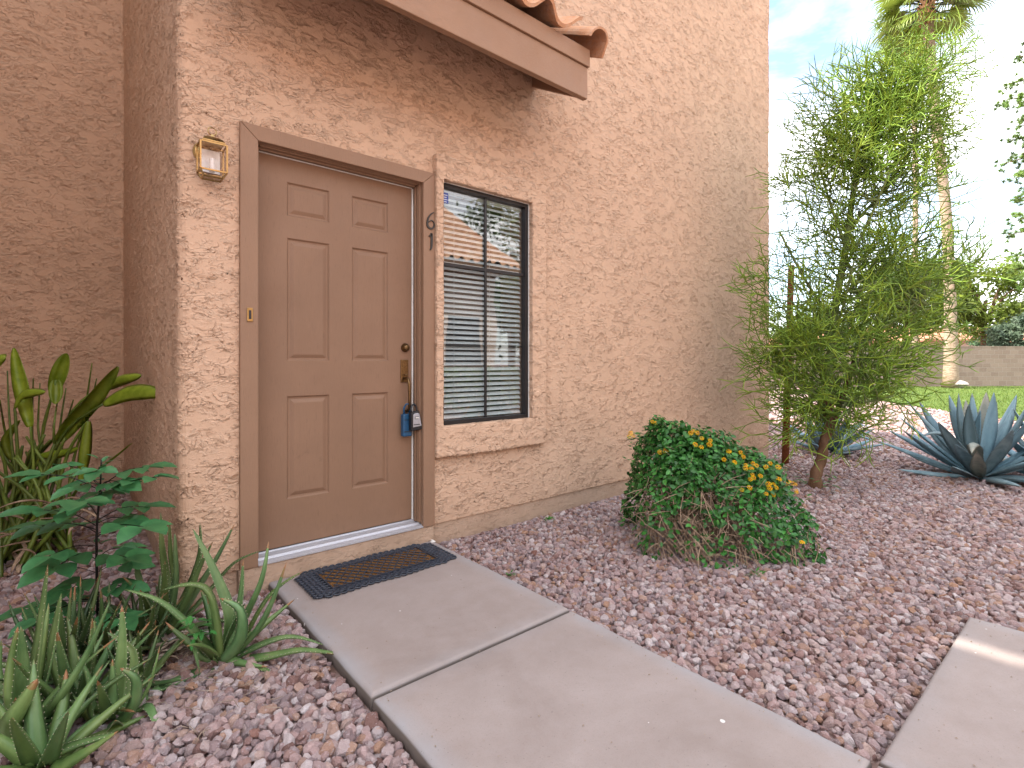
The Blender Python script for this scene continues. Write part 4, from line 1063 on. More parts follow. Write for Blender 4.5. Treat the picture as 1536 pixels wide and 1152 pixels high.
# ---- pencil tree and its stake
def pencil_tree():
    rr = random.Random(77); base = Vector((5.02, 1.77, -.09)); K = 4.62 / 780
    root = empty('pencil_tree', base, 'tall airy green tree of thin leafless forking twigs standing beside a rusty stake', 'tree')
    def loc(u, v, z): return Vector((base.x, base.y, 0)) + RGT * u + FWD * v + UP * z
    tab = [(.30, -.42, .42), (.44, -.56, .66), (.73, -.78, .98), (1.05, -.72, 1.15), (1.32, -.60, 1.38), (1.74, -.74, 1.52), (2.03, -.52, 1.45), (2.5, -.36, 1.25), (3.1, -.30, 1.26), (3.56, .06, 1.28), (3.85, .45, 1.30), (4.0, .80, 1.2)]
    def ext(z):
        if z <= tab[0][0]: return tab[0][1:]
        for a, b_ in zip(tab, tab[1:]):
            if z <= b_[0]: f = (z - a[0]) / (b_[0] - a[0]); return a[1] + (b_[1] - a[1]) * f, a[2] + (b_[2] - a[2]) * f
        return tab[-1][1:]
    tr = MB(); gb = MB(); tw = MB(); cst = []
    TP = bez([base + Vector((0, 0, -.03)), loc(-.01, 0, .06), loc(.05, .01, .22), loc(.075, .02, .36), loc(.115, .02, .50), loc(.10, .02, .75)], 30); n0 = len(tr.v); NT = len(TP)
    tr.tube(TP, [(.046 - .012 * i / NT) * (1 + .9 * math.exp(-i / 3.2) + .10 * math.sin(i * 1.9) * (i < NT * .7)) for i in range(NT)], 12)
    for i in range(n0, len(tr.v)):
        q = Vector(tr.v[i]); tr.v[i] = tuple(q + mnoise.noise_vector(q * 14) * .008)
    tr.tube(bez([loc(.11, .02, .40), loc(.20, .05, .60), loc(.32, .10, .85), loc(.42, .12, 1.1)], 10), .024, 7)
    stem = bez([loc(.10, .02, .72), loc(.14, .03, 1.1), loc(.20, .05, 1.6), loc(.29, .05, 2.1), loc(.35, .05, 2.55), loc(.46, .06, 2.95), loc(.70, .08, 3.4)], 36)
    NS = len(stem); gb.tube(stem, [.040 - .024 * i / (NS - 1) for i in range(NS)], 9)
    arms = [stem]
    for (i0, tgt) in ((4, loc(-.35, -.1, 1.55)), (6, loc(.75, -.2, 1.6)), (10, loc(-.28, .1, 2.25)), (12, loc(.85, .15, 2.3)), (5, loc(.55, -.45, 1.2)), (8, loc(.1, -.35, 1.9)), (18, loc(.05, .1, 2.95)), (20, loc(.85, -.05, 3.0)), (15, loc(.35, -.4, 2.6)), (3, loc(.9, .1, 1.25)), (2, loc(-.4, -.25, .95)), (1, loc(.35, -.45, .8))):
        a = stem[i0]; m_ = a.lerp(tgt, .5) + Vector((0, 0, -.05)); P = bez([a, m_, tgt], 12); gb.tube(P, [.016 - .009 * i / (len(P) - 1) for i in range(len(P))], 6); arms.append(P)
    joints = [p for P in arms for p in P]
    def twig(p, d, L, r, depth):
        P = [p]; dd = d.copy(); n0 = len(tw.f); bend = Vector((rr.gauss(0, .42), rr.gauss(0, .42), rr.gauss(.10, .36)))
        for k in range(3):
            p = p + dd * (L / 3); dd = (dd + bend / 3 * 1.1).normalized(); P.append(p)
        tw.tube(P, [r, r * .97, r * .92, r * (.85 if depth else .35)], 4, cap=False); cst.append((len(tw.f) - n0, depth))
        if depth <= 0: return
        k = 2 if rr.random() < .62 else 3
        ax = dd.orthogonal().normalized(); ph = rr.uniform(0, 6.28)
        for j in range(k):
            a = Matrix.Rotation(ph + 2 * PI * j / k + rr.uniform(-.4, .4), 3, dd) @ ax
            ang = rr.uniform(.3, .75); nd = (dd * math.cos(ang) + a * math.sin(ang) + Vector((0, 0, .04))).normalized()
            twig(p, nd, L * rr.uniform(.72, 1.08), r * .88, depth - 1)
    n = 0
    while n < 540:
        z = rr.choice([rr.uniform(.40, 2.05), rr.uniform(.45, 2.05), rr.uniform(2.0, 3.6), rr.uniform(2.3, 3.6)])
        l, r_ = ext(z); c = (l + r_) / 2; h = (r_ - l) / 2; a = rr.uniform(0, 2 * PI); q = math.sqrt(rr.uniform(.03, 1.0))
        u = c + h * q * math.cos(a) * .93; v = min(.72, h * .8) * q * math.sin(a)
        tgt = loc(u, v, z + .07)
        if 2.0 < z < 2.6 and rr.random() < .25: continue
        cen = loc(.12 + .09 * z + .35 * (c - .25), 0, z)
        o_ = tgt - cen; o_.z = 0; dirv = (o_.normalized() * (.5 + .6 * q) + Vector((rr.gauss(0, .25), rr.gauss(0, .25), rr.uniform(-.25, .75) if z > 1.0 else rr.uniform(-.7, .4)))).normalized()
        L = rr.uniform(.12, .19); start = tgt - dirv * L * 2.6
        if start.y > 2.55: continue
        j = min(joints, key=lambda p: (p - start).length + .5 * max(0, p.z - start.z + .1))
        P = bez([j, j.lerp(start, .5) + Vector((rr.gauss(0, .02), rr.gauss(0, .02), -.03)), start], 6)
        gb.tube(P, [.0085, .008, .007, .0065, .006, .0055, .0052][:len(P)] + [.0052] * max(0, len(P) - 7), 5)
        twig(start, dirv, L, .0056, 4 if rr.random() < .25 else 3); n += 1
    tk = tr.build('trunk', BARK, root, smooth=True); gb.build('branches', GREENBARK, root, smooth=True)
    o = tw.build('crown', PENCIL, root, smooth=True); cols = []
    for c, dp in cst:
        b_ = rr.uniform(.7, 1.2) * (1.25 if dp == 0 else 1.0 if dp == 1 else .85); y = rr.uniform(-.05, .25) if dp < 2 else 0
        cols += [(b_ * (1 + y), b_, b_ * (.95 - y))] * c
    set_tint(o, lambda i: cols[i])
    # a few broad suckers round the foot
    mb = MB()
    for i in range(30):
        p = base + Vector((rr.gauss(0, .13), rr.gauss(0, .13), rr.uniform(.04, .2))); a = rr.uniform(0, 6.28)
        leaflet(mb, p, Vector((math.cos(a), math.sin(a), rr.uniform(-.3, .6))), UP, rr.uniform(.04, .08), .03)
    o = mb.build('sucker_leaves', LANT, root); set_tint(o, lambda i: (1.6, 1.2, .8))
pencil_tree()
sb = ground(1177, 702, -.08); s_top = at(1187, 398, sb.dot(FWD))
mb = MB(); mb.tube([sb + Vector((0, 0, -.1)), sb.lerp(s_top, .5) + Vector((.006, 0, 0)), s_top], [.037, .034, .031], 12)
tag(mb.build('plant_stake', STAKE, None, smooth=True), 'rusty brown upright stake standing in front of the house corner', 'stake')

# ---- agaves
def agave(label, base, n, L, W, seed, group=None, elr=(4, 84)):
    base = Vector(base); rr = random.Random(seed); root = empty('agave', base, label, 'agave', group); mb = MB(); tb = MB(); cnt = []
    for i in range(n):
        f = (i + .5) / n; az = i * 2.39996 + rr.uniform(-.2, .2) + seed; el = math.radians(elr[1] - (elr[1] - elr[0]) * f ** .75 + rr.uniform(-5, 5))
        l = L * rr.uniform(.85, 1.08) * (.8 + .2 * math.sin(PI * f)); r0 = .03 + .06 * f
        b_ = base + Vector((math.cos(az) * r0, math.sin(az) * r0, .03 + .08 * (1 - f)))
        d1 = rr.uniform(-.15, .25) if rr.random() < .8 else -1.6
        P = arc_leaf(b_, az, el, el + d1, l, rr.uniform(-.15, .15), 8, 1.8 if d1 < -1 else 1)
        for q in P: q.z = max(q.z, gz(q.x, q.y) + .03)
        cnt.append(blade(mb, P, agave_w(W * rr.uniform(.85, 1.12)), side=Vector((-math.sin(az), math.cos(az), 0)), chan=.22, thick=.09, teeth=(.006, .03, tb), n=16))
    o = mb.build('foliage', AGAVE, root, smooth=True); cols = []
    for c in cnt: b_ = rr.uniform(.75, 1.2); g = rr.uniform(-.1, .12); cols += tipped(c, (b_ * (1 + g), b_, b_ * (1 - g * .5)), rr.uniform(.92, .98), rr, (.75, .30, .18)) if rr.random() < .88 else [(b_ * 1.3, b_ * .85, b_ * .62)] * c
    set_tint(o, lambda i: cols[i]); tb.build('leaf_spines', BARK, root)
    return root
agave('large blue-grey agave with upright leaves in front of the lawn', ground(1468, 722, -.09), 44, .84, .125, 2, elr=(5, 88))
agave('blue-grey agave behind the pencil tree trunk, next to the house corner', Vector((7.25, 2.42, -.09)), 30, .60, .10, 6)
agave('blue-grey agave cut off by the right edge, beside the largest one', ground(1590, 728, -.09), 28, .72, .13, 9)

# ---- lantana bush
def lantana():
    rr = random.Random(12); c = ground(1080, 543 + 1.13 * 780 / 3.22, -.06); c.z = 0
    root = empty('lantana_bush', Vector((c.x, c.y, -.06)), 'rounded green bush with yellow flower heads leaning over dry brown stems', 'bush')
    tb = [(-.56, .0), (-.53, .30), (-.46, .58), (-.38, .70), (-.2, .66), (-.02, .60), (.15, .53), (.28, .46), (.36, .36), (.41, .22), (.44, 0)]
    def top(u):
        if u <= tb[0][0] or u >= tb[-1][0]: return 0
        for a, b_ in zip(tb, tb[1:]):
            if u <= b_[0]: return a[1] + (b_[1] - a[1]) * (u - a[0]) / (b_[0] - a[0])
    def depth(u): return .46 * math.sqrt(max(0, 1 - (u / .66) ** 2)) ** .7
    def val(p):   # > 0 inside
        q = p - c; u = q.dot(RGT); v = q.dot(FWD); h = top(u); d = depth(u)
        if h <= 0 or d <= 0: return -1
        return 1 - ((abs(v) / d) ** 2.2 + (max(0, q.z + .02) / (h + .02)) ** 2.2) + .42 * mnoise.noise(p * 5.5) + .16 * mnoise.noise(p * 14)
    lv = MB(); cnt = []; fls = []; st = MB()
    n = 0; tries = 0
    while n < 11500 and tries < 200000:
        tries += 1
        u = rr.uniform(-.66, .64); v = rr.uniform(-.5, .5); z = rr.uniform(-.03, .74); p = c + RGT * u + FWD * v + UP * z; k = val(p)
        if not (0 < k < .45): continue
        bare = v < .12 and z < .29 + .20 * mnoise.noise(p * 7) and -.52 < u < -.03 - .5 * (z - .1)
        if bare and rr.random() < .86: continue
        if z < .10 and v < 0 and u > 0 and rr.random() < .6: continue
        g = Vector((0, 0, 0)); e = .03
        for ax in (Vector((1, 0, 0)), Vector((0, 1, 0)), Vector((0, 0, 1))): g += ax * (val(p - ax * e) - val(p + ax * e))
        if g.length < 1e-4: g = UP.copy()
        g.normalize(); nn = (g + UP * .5 + Vector((rr.gauss(0, .45), rr.gauss(0, .45), rr.gauss(0, .35)))).normalized()
        d = nn.orthogonal().normalized(); d = Matrix.Rotation(rr.uniform(0, 6.28), 3, nn) @ d; d = (d + g * .35 + UP * -.1).normalized()
        L = rr.uniform(.022, .042); cnt.append(leaflet(lv, p, d, nn, L, L * .58)); n += 1
    for sx, sy in ((944, 652), (952, 648), (960, 650), (975, 640), (985, 636), (948, 662), (995, 641), (1003, 640), (955, 645)):
        for j in range(5):
            p = at(sx + rr.uniform(-5, 5), sy + rr.uniform(-2, 14), 3.2 + rr.uniform(-.05, .05)); a = rr.uniform(0, 6.28); L = rr.uniform(.025, .045)
            cnt.append(leaflet(lv, p, Vector((math.cos(a), math.sin(a), rr.uniform(-.2, .4))), UP, L, L * .6))
    for i in range(70):      # loose shoots that break the outline
        u = rr.uniform(-.5, .42); v = rr.uniform(-.9, .6) * depth(u); z0_ = top(u) * math.sqrt(max(.05, 1 - (abs(v) / .46) ** 2)) * rr.uniform(.75, .98)
        p = c + RGT * u + FWD * v + UP * z0_; d = (RGT * rr.gauss(u, .5) + FWD * rr.gauss(v, .5) + UP * rr.uniform(.2, 1.0)).normalized(); L = rr.uniform(.05, .13)
        P = [p - d * .03, p + d * L * .5, p + d * L + UP * rr.uniform(-.03, .01)]; st.tube(P, [.002, .0016, .0012], 4)
        for k in range(5):
            q = P[0].lerp(P[2], .35 + k * .16); a = rr.uniform(0, 6.28); cnt.append(leaflet(lv, q, Vector((math.cos(a), math.sin(a), rr.uniform(-.1, .5))), UP, rr.uniform(.022, .04), .02))
    # dry stems in the bare front, and inner branches
    for i in range(900):
        u = rr.uniform(-.55, .0); v = -depth(u) * rr.uniform(.35, 1.0); z = rr.uniform(-.02, .40)
        p = c + RGT * u + FWD * v + UP * z
        if val(p) < 0: continue
        d = Vector((rr.gauss(0, .5), rr.gauss(0, .5), rr.gauss(-.35, .6))) + RGT * .3; d.normalize(); L = rr.uniform(.05, .17); b_ = Vector((rr.gauss(0, .3), rr.gauss(0, .3), -.3))
        P = [p, p + d * L * .5 + b_ * L * .12, p + d * L + b_ * L * .5]
        for q in P: q.z = max(q.z, -.05)
        st.tube(P, [.0026, .002, .0012], 4, cap=False)
    for i in range(130):
        u = rr.uniform(-.1, .40); v = -depth(u) * rr.uniform(.5, 1.02); p = c + RGT * u + FWD * v + UP * rr.uniform(-.0, .16); d = Vector((rr.gauss(0, .5), rr.gauss(0, .5), -.7)).normalized(); L = rr.uniform(.05, .13)
        P = [p, p + d * L * .5, p + d * L + RGT * rr.uniform(-.03, .03)]
        for q in P: q.z = max(q.z, -.045)
        st.tube(P, [.0026, .002, .0015], 4, cap=False)
    foot = Vector((c.x, c.y, -.08))
    for i in range(90):
        u = rr.uniform(-.5, .5); v = rr.uniform(-.8, .8) * depth(u); P = bez([foot + Vector((rr.gauss(0, .05), rr.gauss(0, .05), 0)), c + RGT * u * .5 + FWD * v * .5 + UP * .1, c + RGT * u + FWD * v + UP * top(u) * .75 * math.sqrt(1 - .6 * (v / .46) ** 2)], 8)
        st.tube(P, [.005, .0045, .004, .0035, .003, .003, .0025, .0025, .002][:len(P)], 4, cap=False)
    # litter under the bush
    st.build('stems', DRY, root, smooth=True)
    o = lv.build('foliage', LANT, root, smooth=True); cols = []
    for k in cnt:
        b_ = rr.choice([rr.uniform(.6, .95), rr.uniform(.9, 1.3), rr.uniform(1.1, 1.9)]); cols += [(b_, b_, b_ * .9)] * k
    set_tint(o, lambda i: cols[i])
    heads = [(190, 205), (180, 225), (205, 222), (325, 135), (345, 142), (560, 205), (600, 203), (575, 192), (628, 237), (587, 275), (405, 315), (370, 322), (675, 275), (680, 250), (625, 292), (885, 352), (900, 402), (898, 422), (940, 462), (928, 490), (948, 480), (875, 555), (922, 542), (1025, 415), (1100, 415), (1105, 490), (1092, 483), (1040, 520), (1047, 545), (1070, 585), (1088, 542), (1072, 522), (1150, 515), (1165, 505), (1190, 515), (1205, 520), (1210, 560), (1212, 572), (1025, 580), (945, 392), (965, 405), (830, 385), (795, 318), (765, 368), (935, 425), (1050, 392), (868, 325), (990, 470), (1245, 880)]
    proto = MB()
    for i in range(24):
        f = (i + .5) / 24; a = i * 2.39996; el = math.acos(1 - f * 1.05); p = Vector((math.sin(el) * math.cos(a), math.sin(el) * math.sin(a), math.cos(el) * .7)) * .0125
        nrm = p.normalized(); t1 = nrm.orthogonal().normalized(); t2 = nrm.cross(t1); r_ = .0036
        vs = [p + nrm * .0005]; 
        for k in range(8): aa = 2 * PI * k / 8; rad_ = r_ * (1.15 if k % 2 == 0 else .62); vs.append(p + (t1 * math.cos(aa) + t2 * math.sin(aa)) * rad_ + nrm * .0018)
        proto.add(vs, [(0, 1 + k, 1 + (k + 1) % 8) for k in range(8)], 1 if f < .25 else 0)
    for k in range(12):
        pass
    pr = None
    for i, (x, y) in enumerate(heads):
        px, py = 900 + x / 4.114, 600 + y / 4.114; hit = None; t = 2.6
        while t < 3.8:
            if val(at(px, py, t)) > .03: hit = at(px, py, t - .015); break
            t += .01
        if hit is None: hit = at(px, py, 3.2)
        if pr is None: o = proto.build('flower_head', [YEL, ORG], root); pr = o
        else:
            o = pr.copy(); C.objects.link(o)
        nn = (UP * .8 - FWD * .7 + Vector((rr.gauss(0, .3), rr.gauss(0, .3), 0))).normalized()
        o.parent = root; o.matrix_parent_inverse = Matrix.Translation(-root.location)
        o.location = hit; o.rotation_euler = nn.to_track_quat('Z', 'Y').to_euler(); s_ = rr.uniform(.8, 1.12); o.scale = (s_, s_, s_)
lantana()

# ------------------------------------------------------------------ background: lawn, block wall, palms, trees, far houses
LN = NM('lawn_soil'); a_ = LN.noise(1.2, 5, .6); f_ = LN.noise(40, 4, .7)
LAWN = LN.fin(LN.mix(LN.ramp(f_, [(.35, 0.0), (.65, 1.0)]), LN.ramp(a_, [(.35, (.06, .11, .018)), (.6, (.12, .17, .035)), (.75, (.26, .25, .11))]), (.09, .12, .03)), .9, LN.bump(f_, 1, .03), spec=.1)
EDGE = [(13.1, .2), (12.7, -1.0), (12.4, -4.0), (12.3, -9.0), (40, -9.0), (40, 3.4), (30, 6.5), (21.5, 9.2), (19.6, 6.6), (18.0, 4.6), (16.6, 3.6), (15.0, 2.6), (13.9, 1.4)]
mb = MB(); mb.add([(x, y, -.055) for x, y in EDGE], [tuple(range(len(EDGE)))]); lawn_o = mb.build('lawn', LAWN); tag(lawn_o, kind='structure')
def inside(x, y, P):
    c = False
    for i in range(len(P)):
        x0, y0 = P[i - 1]; x1, y1 = P[i]
        if (y0 > y) != (y1 > y) and x < (x1 - x0) * (y - y0) / (y1 - y0) + x0: c = not c
    return c
rr = random.Random(9); mb = MB(); n = 0
while n < 26000:
    t = 9 + 16 * rr.random() ** 1.3; px = rr.uniform(1280, 1700); p = at(px, 543, t)
    if not inside(p.x, p.y, EDGE): continue
    n += 1; a = rr.uniform(0, 6.28); h = rr.uniform(.02, .055); w_ = .004 + t * .0004; l = Vector((rr.gauss(0, .02), rr.gauss(0, .02), h))
    q = Vector((p.x, p.y, -.056)); s_ = Vector((math.cos(a), math.sin(a), 0)) * w_; mb.add([q - s_, q + s_, q + l], [(0, 1, 2)])
g = mb.build('lawn_grass', GRASSM); tint_chunks(g, 1, .7, 1.35, 3, .15); tag(g, kind='stuff')

def block_mat():
    m = NM('block_wall'); br = m.n('ShaderNodeTexBrick')
    br.inputs['Scale'].default_value = 1; br.inputs['Brick Width'].default_value = .405; br.inputs['Row Height'].default_value = .203; br.inputs['Mortar Size'].default_value = .009
    br.inputs['Color1'].default_value = (.26, .185, .145, 1); br.inputs['Color2'].default_value = (.32, .235, .185, 1); br.inputs['Mortar'].default_value = (.40, .32, .27, 1)
    uv = m.n('ShaderNodeCombineXYZ'); o = sepxyz(m, m.tc.outputs['Object']); m.l(o[0], uv.inputs[0]); m.l(o[2], uv.inputs[1]); m.l(uv.outputs[0], br.inputs['Vector'])
    n = m.noise(20, 4, .6); c = m.mix(m.ramp(n, [(.4, 0.0), (.8, .3)]), br.outputs['Color'], (.4, .32, .28))
    return m.fin(c, .95, m.bump(m.math('SUBTRACT', n, br.outputs['Fac']), .8, .02), spec=.1)
def flatwall(name, A, B, h, th, mat, label, cat, z0=-.2):
    A = Vector(A); B = Vector(B); d = B - A; L = d.length; mb = MB(); mb.box(0, L, 0, th, z0, h)
    mb.box(-.01, L + .01, -.012, th + .012, h + .002, h + .062)
    o = mb.build(name, mat); o.location = (A.x, A.y, 0); o.rotation_euler = (0, 0, math.atan2(d.y, d.x)); return tag(o, label, cat)
BLOCK = block_mat()
flatwall('block_wall', (18.5, 13.5), (40.5, -1.4), 1.74, .2, BLOCK, 'brown concrete block wall closing the lawn at the back', 'wall')

def leaf_cloud(mb, c, R, n, size, rr, squash=.8, clumps=40):
    cl = []
    for i in range(clumps):
        v = Vector((rr.gauss(0, 1), rr.gauss(0, 1), rr.gauss(0, 1))).normalized() * rr.uniform(.35, 1.0) ** .6
        cl.append((Vector((c[0] + v.x * R[0], c[1] + v.y * R[1], c[2] + v.z * R[2])), rr.uniform(.16, .34), rr.uniform(.65, 1.3)))
    info = []
    for i in range(n):
        q, r_, b_ = cl[rr.randrange(clumps)]
        v = Vector((rr.gauss(0, .55), rr.gauss(0, .55), rr.gauss(0, .45))) * r_
        p = q + Vector((v.x * R[0], v.y * R[1], v.z * R[2])); s_ = size * rr.uniform(.6, 1.3)
        nn = Vector((rr.gauss(0, 1), rr.gauss(0, 1), rr.gauss(.6, 1))).normalized(); t1 = nn.orthogonal().normalized(); t1 = Matrix.Rotation(rr.uniform(0, 6), 3, nn) @ t1; t2 = nn.cross(t1)
        mb.add([p - t1 * s_, p - t2 * s_ * .45, p + t1 * s_, p + t2 * s_ * .45 + nn * s_ * .1], [(0, 1, 2, 3)]); info.append(b_ * rr.uniform(.85, 1.15))
    return cl, info
def bg_tree(name, label, px, t, zc, R, n, size, mat, seed, tint=(1, 1, 1), clumps=40, group=None, cat='tree'):
    rr = random.Random(seed); p = at(px, 543, t); base = Vector((p.x, p.y, -.1)); root = empty(name, base, label, cat, group)
    mb = MB(); cl, info = leaf_cloud(mb, (p.x, p.y, zc), R, n, size, rr, clumps=clumps)
    o = mb.build('crown', mat, root); set_tint(o, lambda i: (info[i] * tint[0], info[i] * tint[1], info[i] * tint[2]))
    tb = MB(); tb.tube(bez([base, base.lerp(Vector((p.x, p.y, zc)), .5) + Vector((.1, .1, 0)), Vector((p.x, p.y, zc))], 8), [.16, .15, .14, .13, .12, .11, .10, .09, .08], 8)
    for q, r_, b_ in cl[::3]: tb.tube(bez([Vector((p.x, p.y, zc - R[2] * .6)), q.lerp(Vector((p.x, p.y, zc)), .5), q], 6), [.06, .055, .05, .04, .035, .03, .02], 5)
    tb.build('trunk', BARK, root, smooth=True)
bg_tree('shade_tree', 'yellow-green leafy tree rising over the block wall between the pine and the palm', 1478, 30, 4.6, (2.3, 2.3, 2.3), 9000, .13, FOL1, 3, (1.25, 1.15, .8), 60)
bg_tree('shade_tree', 'bright yellow-green tree seen through the pencil tree left of the palm trunk', 1362, 27, 4.4, (3.0, 2.2, 2.0), 10000, .13, FOL1, 4, (1.5, 1.35, .6), 60)
bg_tree('shade_tree', 'low green tree behind the pencil tree next to the house corner', 1235, 30, 2.6, (3.0, 2.2, 1.5), 7000, .13, FOL1, 5, (.9, .95, .9), 50)
bg_tree('shrub', 'grey-green oleander-like shrub above the block wall at the right edge', 1528, 27, 2.35, (1.3, 1.3, 1.1), 7000, .10, FOL2, 6, (1, 1, 1), 50, cat='shrub')
bg_tree('shrub', 'small dark green shrub above the block wall just right of the pencil twigs', 1490, 33, 2.1, (1.1, 1.1, .7), 3000, .10, FOL2, 7, (.6, .8, .6), 30, cat='shrub')

def fan_frond(mb, pt_, c, az, el, L, Rf, rr):
    d = Vector((math.cos(az) * math.cos(el), math.sin(az) * math.cos(el), math.sin(el)))
    tip = c + d * L + Vector((0, 0, -.12 * L)); pt_.tube([c, c + d * L * .5, tip], [.035, .028, .02], 5)
    sd_ = d.cross(UP).normalized(); nn = sd_.cross(d); n = 30; cnt = 0
    for i in range(n):
        a = (i / (n - 1) - .5) * 3.7; dr = (d * math.cos(a) + sd_ * math.sin(a) + nn * .15 * abs(math.sin(a))).normalized(); l = Rf * (1 - .18 * abs(a) / 1.85) * rr.uniform(.9, 1.08)
        w_ = Rf * .036; pd = dr.cross(nn).normalized() * w_
        p1 = tip + dr * l * .55; p2 = tip + dr * l * .82 + Vector((0, 0, -.14 * l)); p3 = tip + dr * l * .95 + Vector((0, 0, -.38 * l))
        mb.add([tip - pd * .3, tip + pd * .3, p1 + pd, p1 - pd, p2 + pd * .6, p2 - pd * .6, p3], [(0, 1, 2, 3), (3, 2, 4, 5), (5, 4, 6)]); cnt += 3
    return cnt
def palm(label, trunk_px, t, r0, r1, crown, seed, nf=34, Rf=1.25, white=True):
    rr = random.Random(seed); P = bez([at(x, y, t) for x, y in trunk_px], 24); base = P[0]; root = empty('palm_tree', base, label, 'palm tree', 'tall fan palms beyond the lawn')
    n = len(P); rad_ = [r0 + (r1 - r0) * min(1, i / (n * .25)) ** .5 for i in range(n)]
    tb = MB(); tb.tube(P, rad_, 14); tb.build('trunk', PALMB, root, smooth=True)
    top_ = P[-1]; bb = MB()
    for i in range(70):
        a = i * 2.39996; z = -1.0 * (i / 70); bb.tube([top_ + Vector((math.cos(a) * r1 * .8, math.sin(a) * r1 * .8, z)), top_ + Vector((math.cos(a) * (r1 + .12), math.sin(a) * (r1 + .12), z + .22))], [.07, .03], 4)
    bb.build('frond_stubs', bark('palm_boot', (.22, .10, .05), (.42, .24, .13), 5, .02) if seed == 1 else bpy.data.materials['palm_boot'], root)
    mb = MB(); pb = MB(); info = []
    for i in range(nf):
        f = i / nf; el = math.radians(80 - 125 * f + rr.uniform(-8, 8)); c = fan_frond(mb, pb, top_ + Vector((0, 0, .1 - .3 * f)), i * 2.39996, el, rr.uniform(.9, 1.25), Rf * rr.uniform(.9, 1.1), rr)
        b_ = rr.uniform(.7, 1.3); info += [b_] * c
    o = mb.build('fronds', PALMF, root); set_tint(o, lambda i: (info[i] * 1.05, info[i], info[i] * .8)); pb.build('frond_stalks', PALMF, root); 
    return root
palm('tall fan palm with a pale leaning trunk and a rock at its foot', [(1426, 581), (1426, 480), (1421, 347), (1413, 260), (1404, 190), (1395, 80), (1390, 5)], 22.5, .33, .20, None, 1)
palm('thinner and more distant fan palm, its crown behind the pencil tree top', [(1372, 565), (1373, 400), (1373, 250), (1370, 140), (1362, 62)], 38, .28, .17, None, 2, 30, 1.2)
rk = MB(); rr = random.Random(2)
def rock(c, R, seed, mb):
    import bmesh
    bm = bmesh.new(); bmesh.ops.create_icosphere(bm, subdivisions=3, radius=1); r2 = random.Random(seed)
    pl = [(Vector((r2.gauss(0, 1), r2.gauss(0, 1), r2.gauss(0, 1))).normalized(), r2.uniform(.6, .95)) for _ in range(14)]
    vs = []
    for v in bm.verts:
        d = v.co.normalized(); k = min([1.05] + [h / max(1e-3, d.dot(n_)) for n_, h in pl if d.dot(n_) > .05]); k += .03 * mnoise.noise(d * 3)
        vs.append(Vector(c) + Vector((d.x * R[0], d.y * R[1], d.z * R[2])) * k)
    mb.add(vs, [tuple(v.index for v in f.verts) for f in bm.faces]); bm.free()
p = ground(1440, 584, -.1); rock((p.x, p.y, .12), (.32, .32, .24), 4, rk)
tag(rk.build('boulder', bark('boulder_stone', (.08, .075, .07), (.6, .56, .5), 5, .04, (1, 1, 1)), None), 'mottled black and white boulder at the foot of the pale palm trunk', 'boulder')

# pine whose branch ends reach in from the right
def pine():
    rr = random.Random(61); p = at(1700, 543, 12.5); base = Vector((p.x, p.y, -.1)); root = empty('pine_tree', base, 'pine with drooping needle-tufted branch ends along the right edge', 'tree')
    tb = MB(); tb.tube([base, base + Vector((0, 0, 5)), base + Vector((.2, 0, 11))], [.24, .17, .06], 10); mb = MB(); info = []
    LFT = -RGT
    ends = [(1505, 128), (1512, 160), (1518, 210), (1508, 245), (1520, 300), (1525, 330), (1512, 352), (1527, 385), (1530, 85), (1535, 420), (1530, 190), (1540, 260), (1505, 150), (1519, 268), (1545, 60), (1550, 340), (1550, 140), (1534, 230), (1533, 288), (1522, 405), (1560, 200), (1548, 300), (1532, 180)]
    for (x, y) in ends:
        e = at(x, y, 12.5 + rr.uniform(-.9, .9)); r_ = base + Vector((0, 0, e.z - .1 + rr.uniform(.0, .5)))
        P = bez([r_, r_.lerp(e, .55) + Vector((0, 0, .25)), e], 14); tb.tube(P, [.04 - .0022 * i for i in range(len(P))], 5)
        for k in range(6, len(P)):
            for j in range(5):
                c = P[k] + Vector((rr.gauss(0, .10), rr.gauss(0, .10), rr.gauss(0, .08))); b_ = rr.uniform(.6, 1.5)
                for q in range(46):
                    d = Vector((rr.gauss(0, 1), rr.gauss(0, 1), rr.gauss(.25, .8))).normalized(); l = rr.uniform(.07, .13); s_ = d.orthogonal().normalized() * .009
                    mb.add([c - s_, c + s_, c + d * l], [(0, 1, 2)]); info.append(b_)
    tb.build('trunk', BARK, root, smooth=True); o = mb.build('crown', PINEF, root); set_tint(o, lambda i: (info[i] * 1.1, info[i], info[i] * .8))
pine()

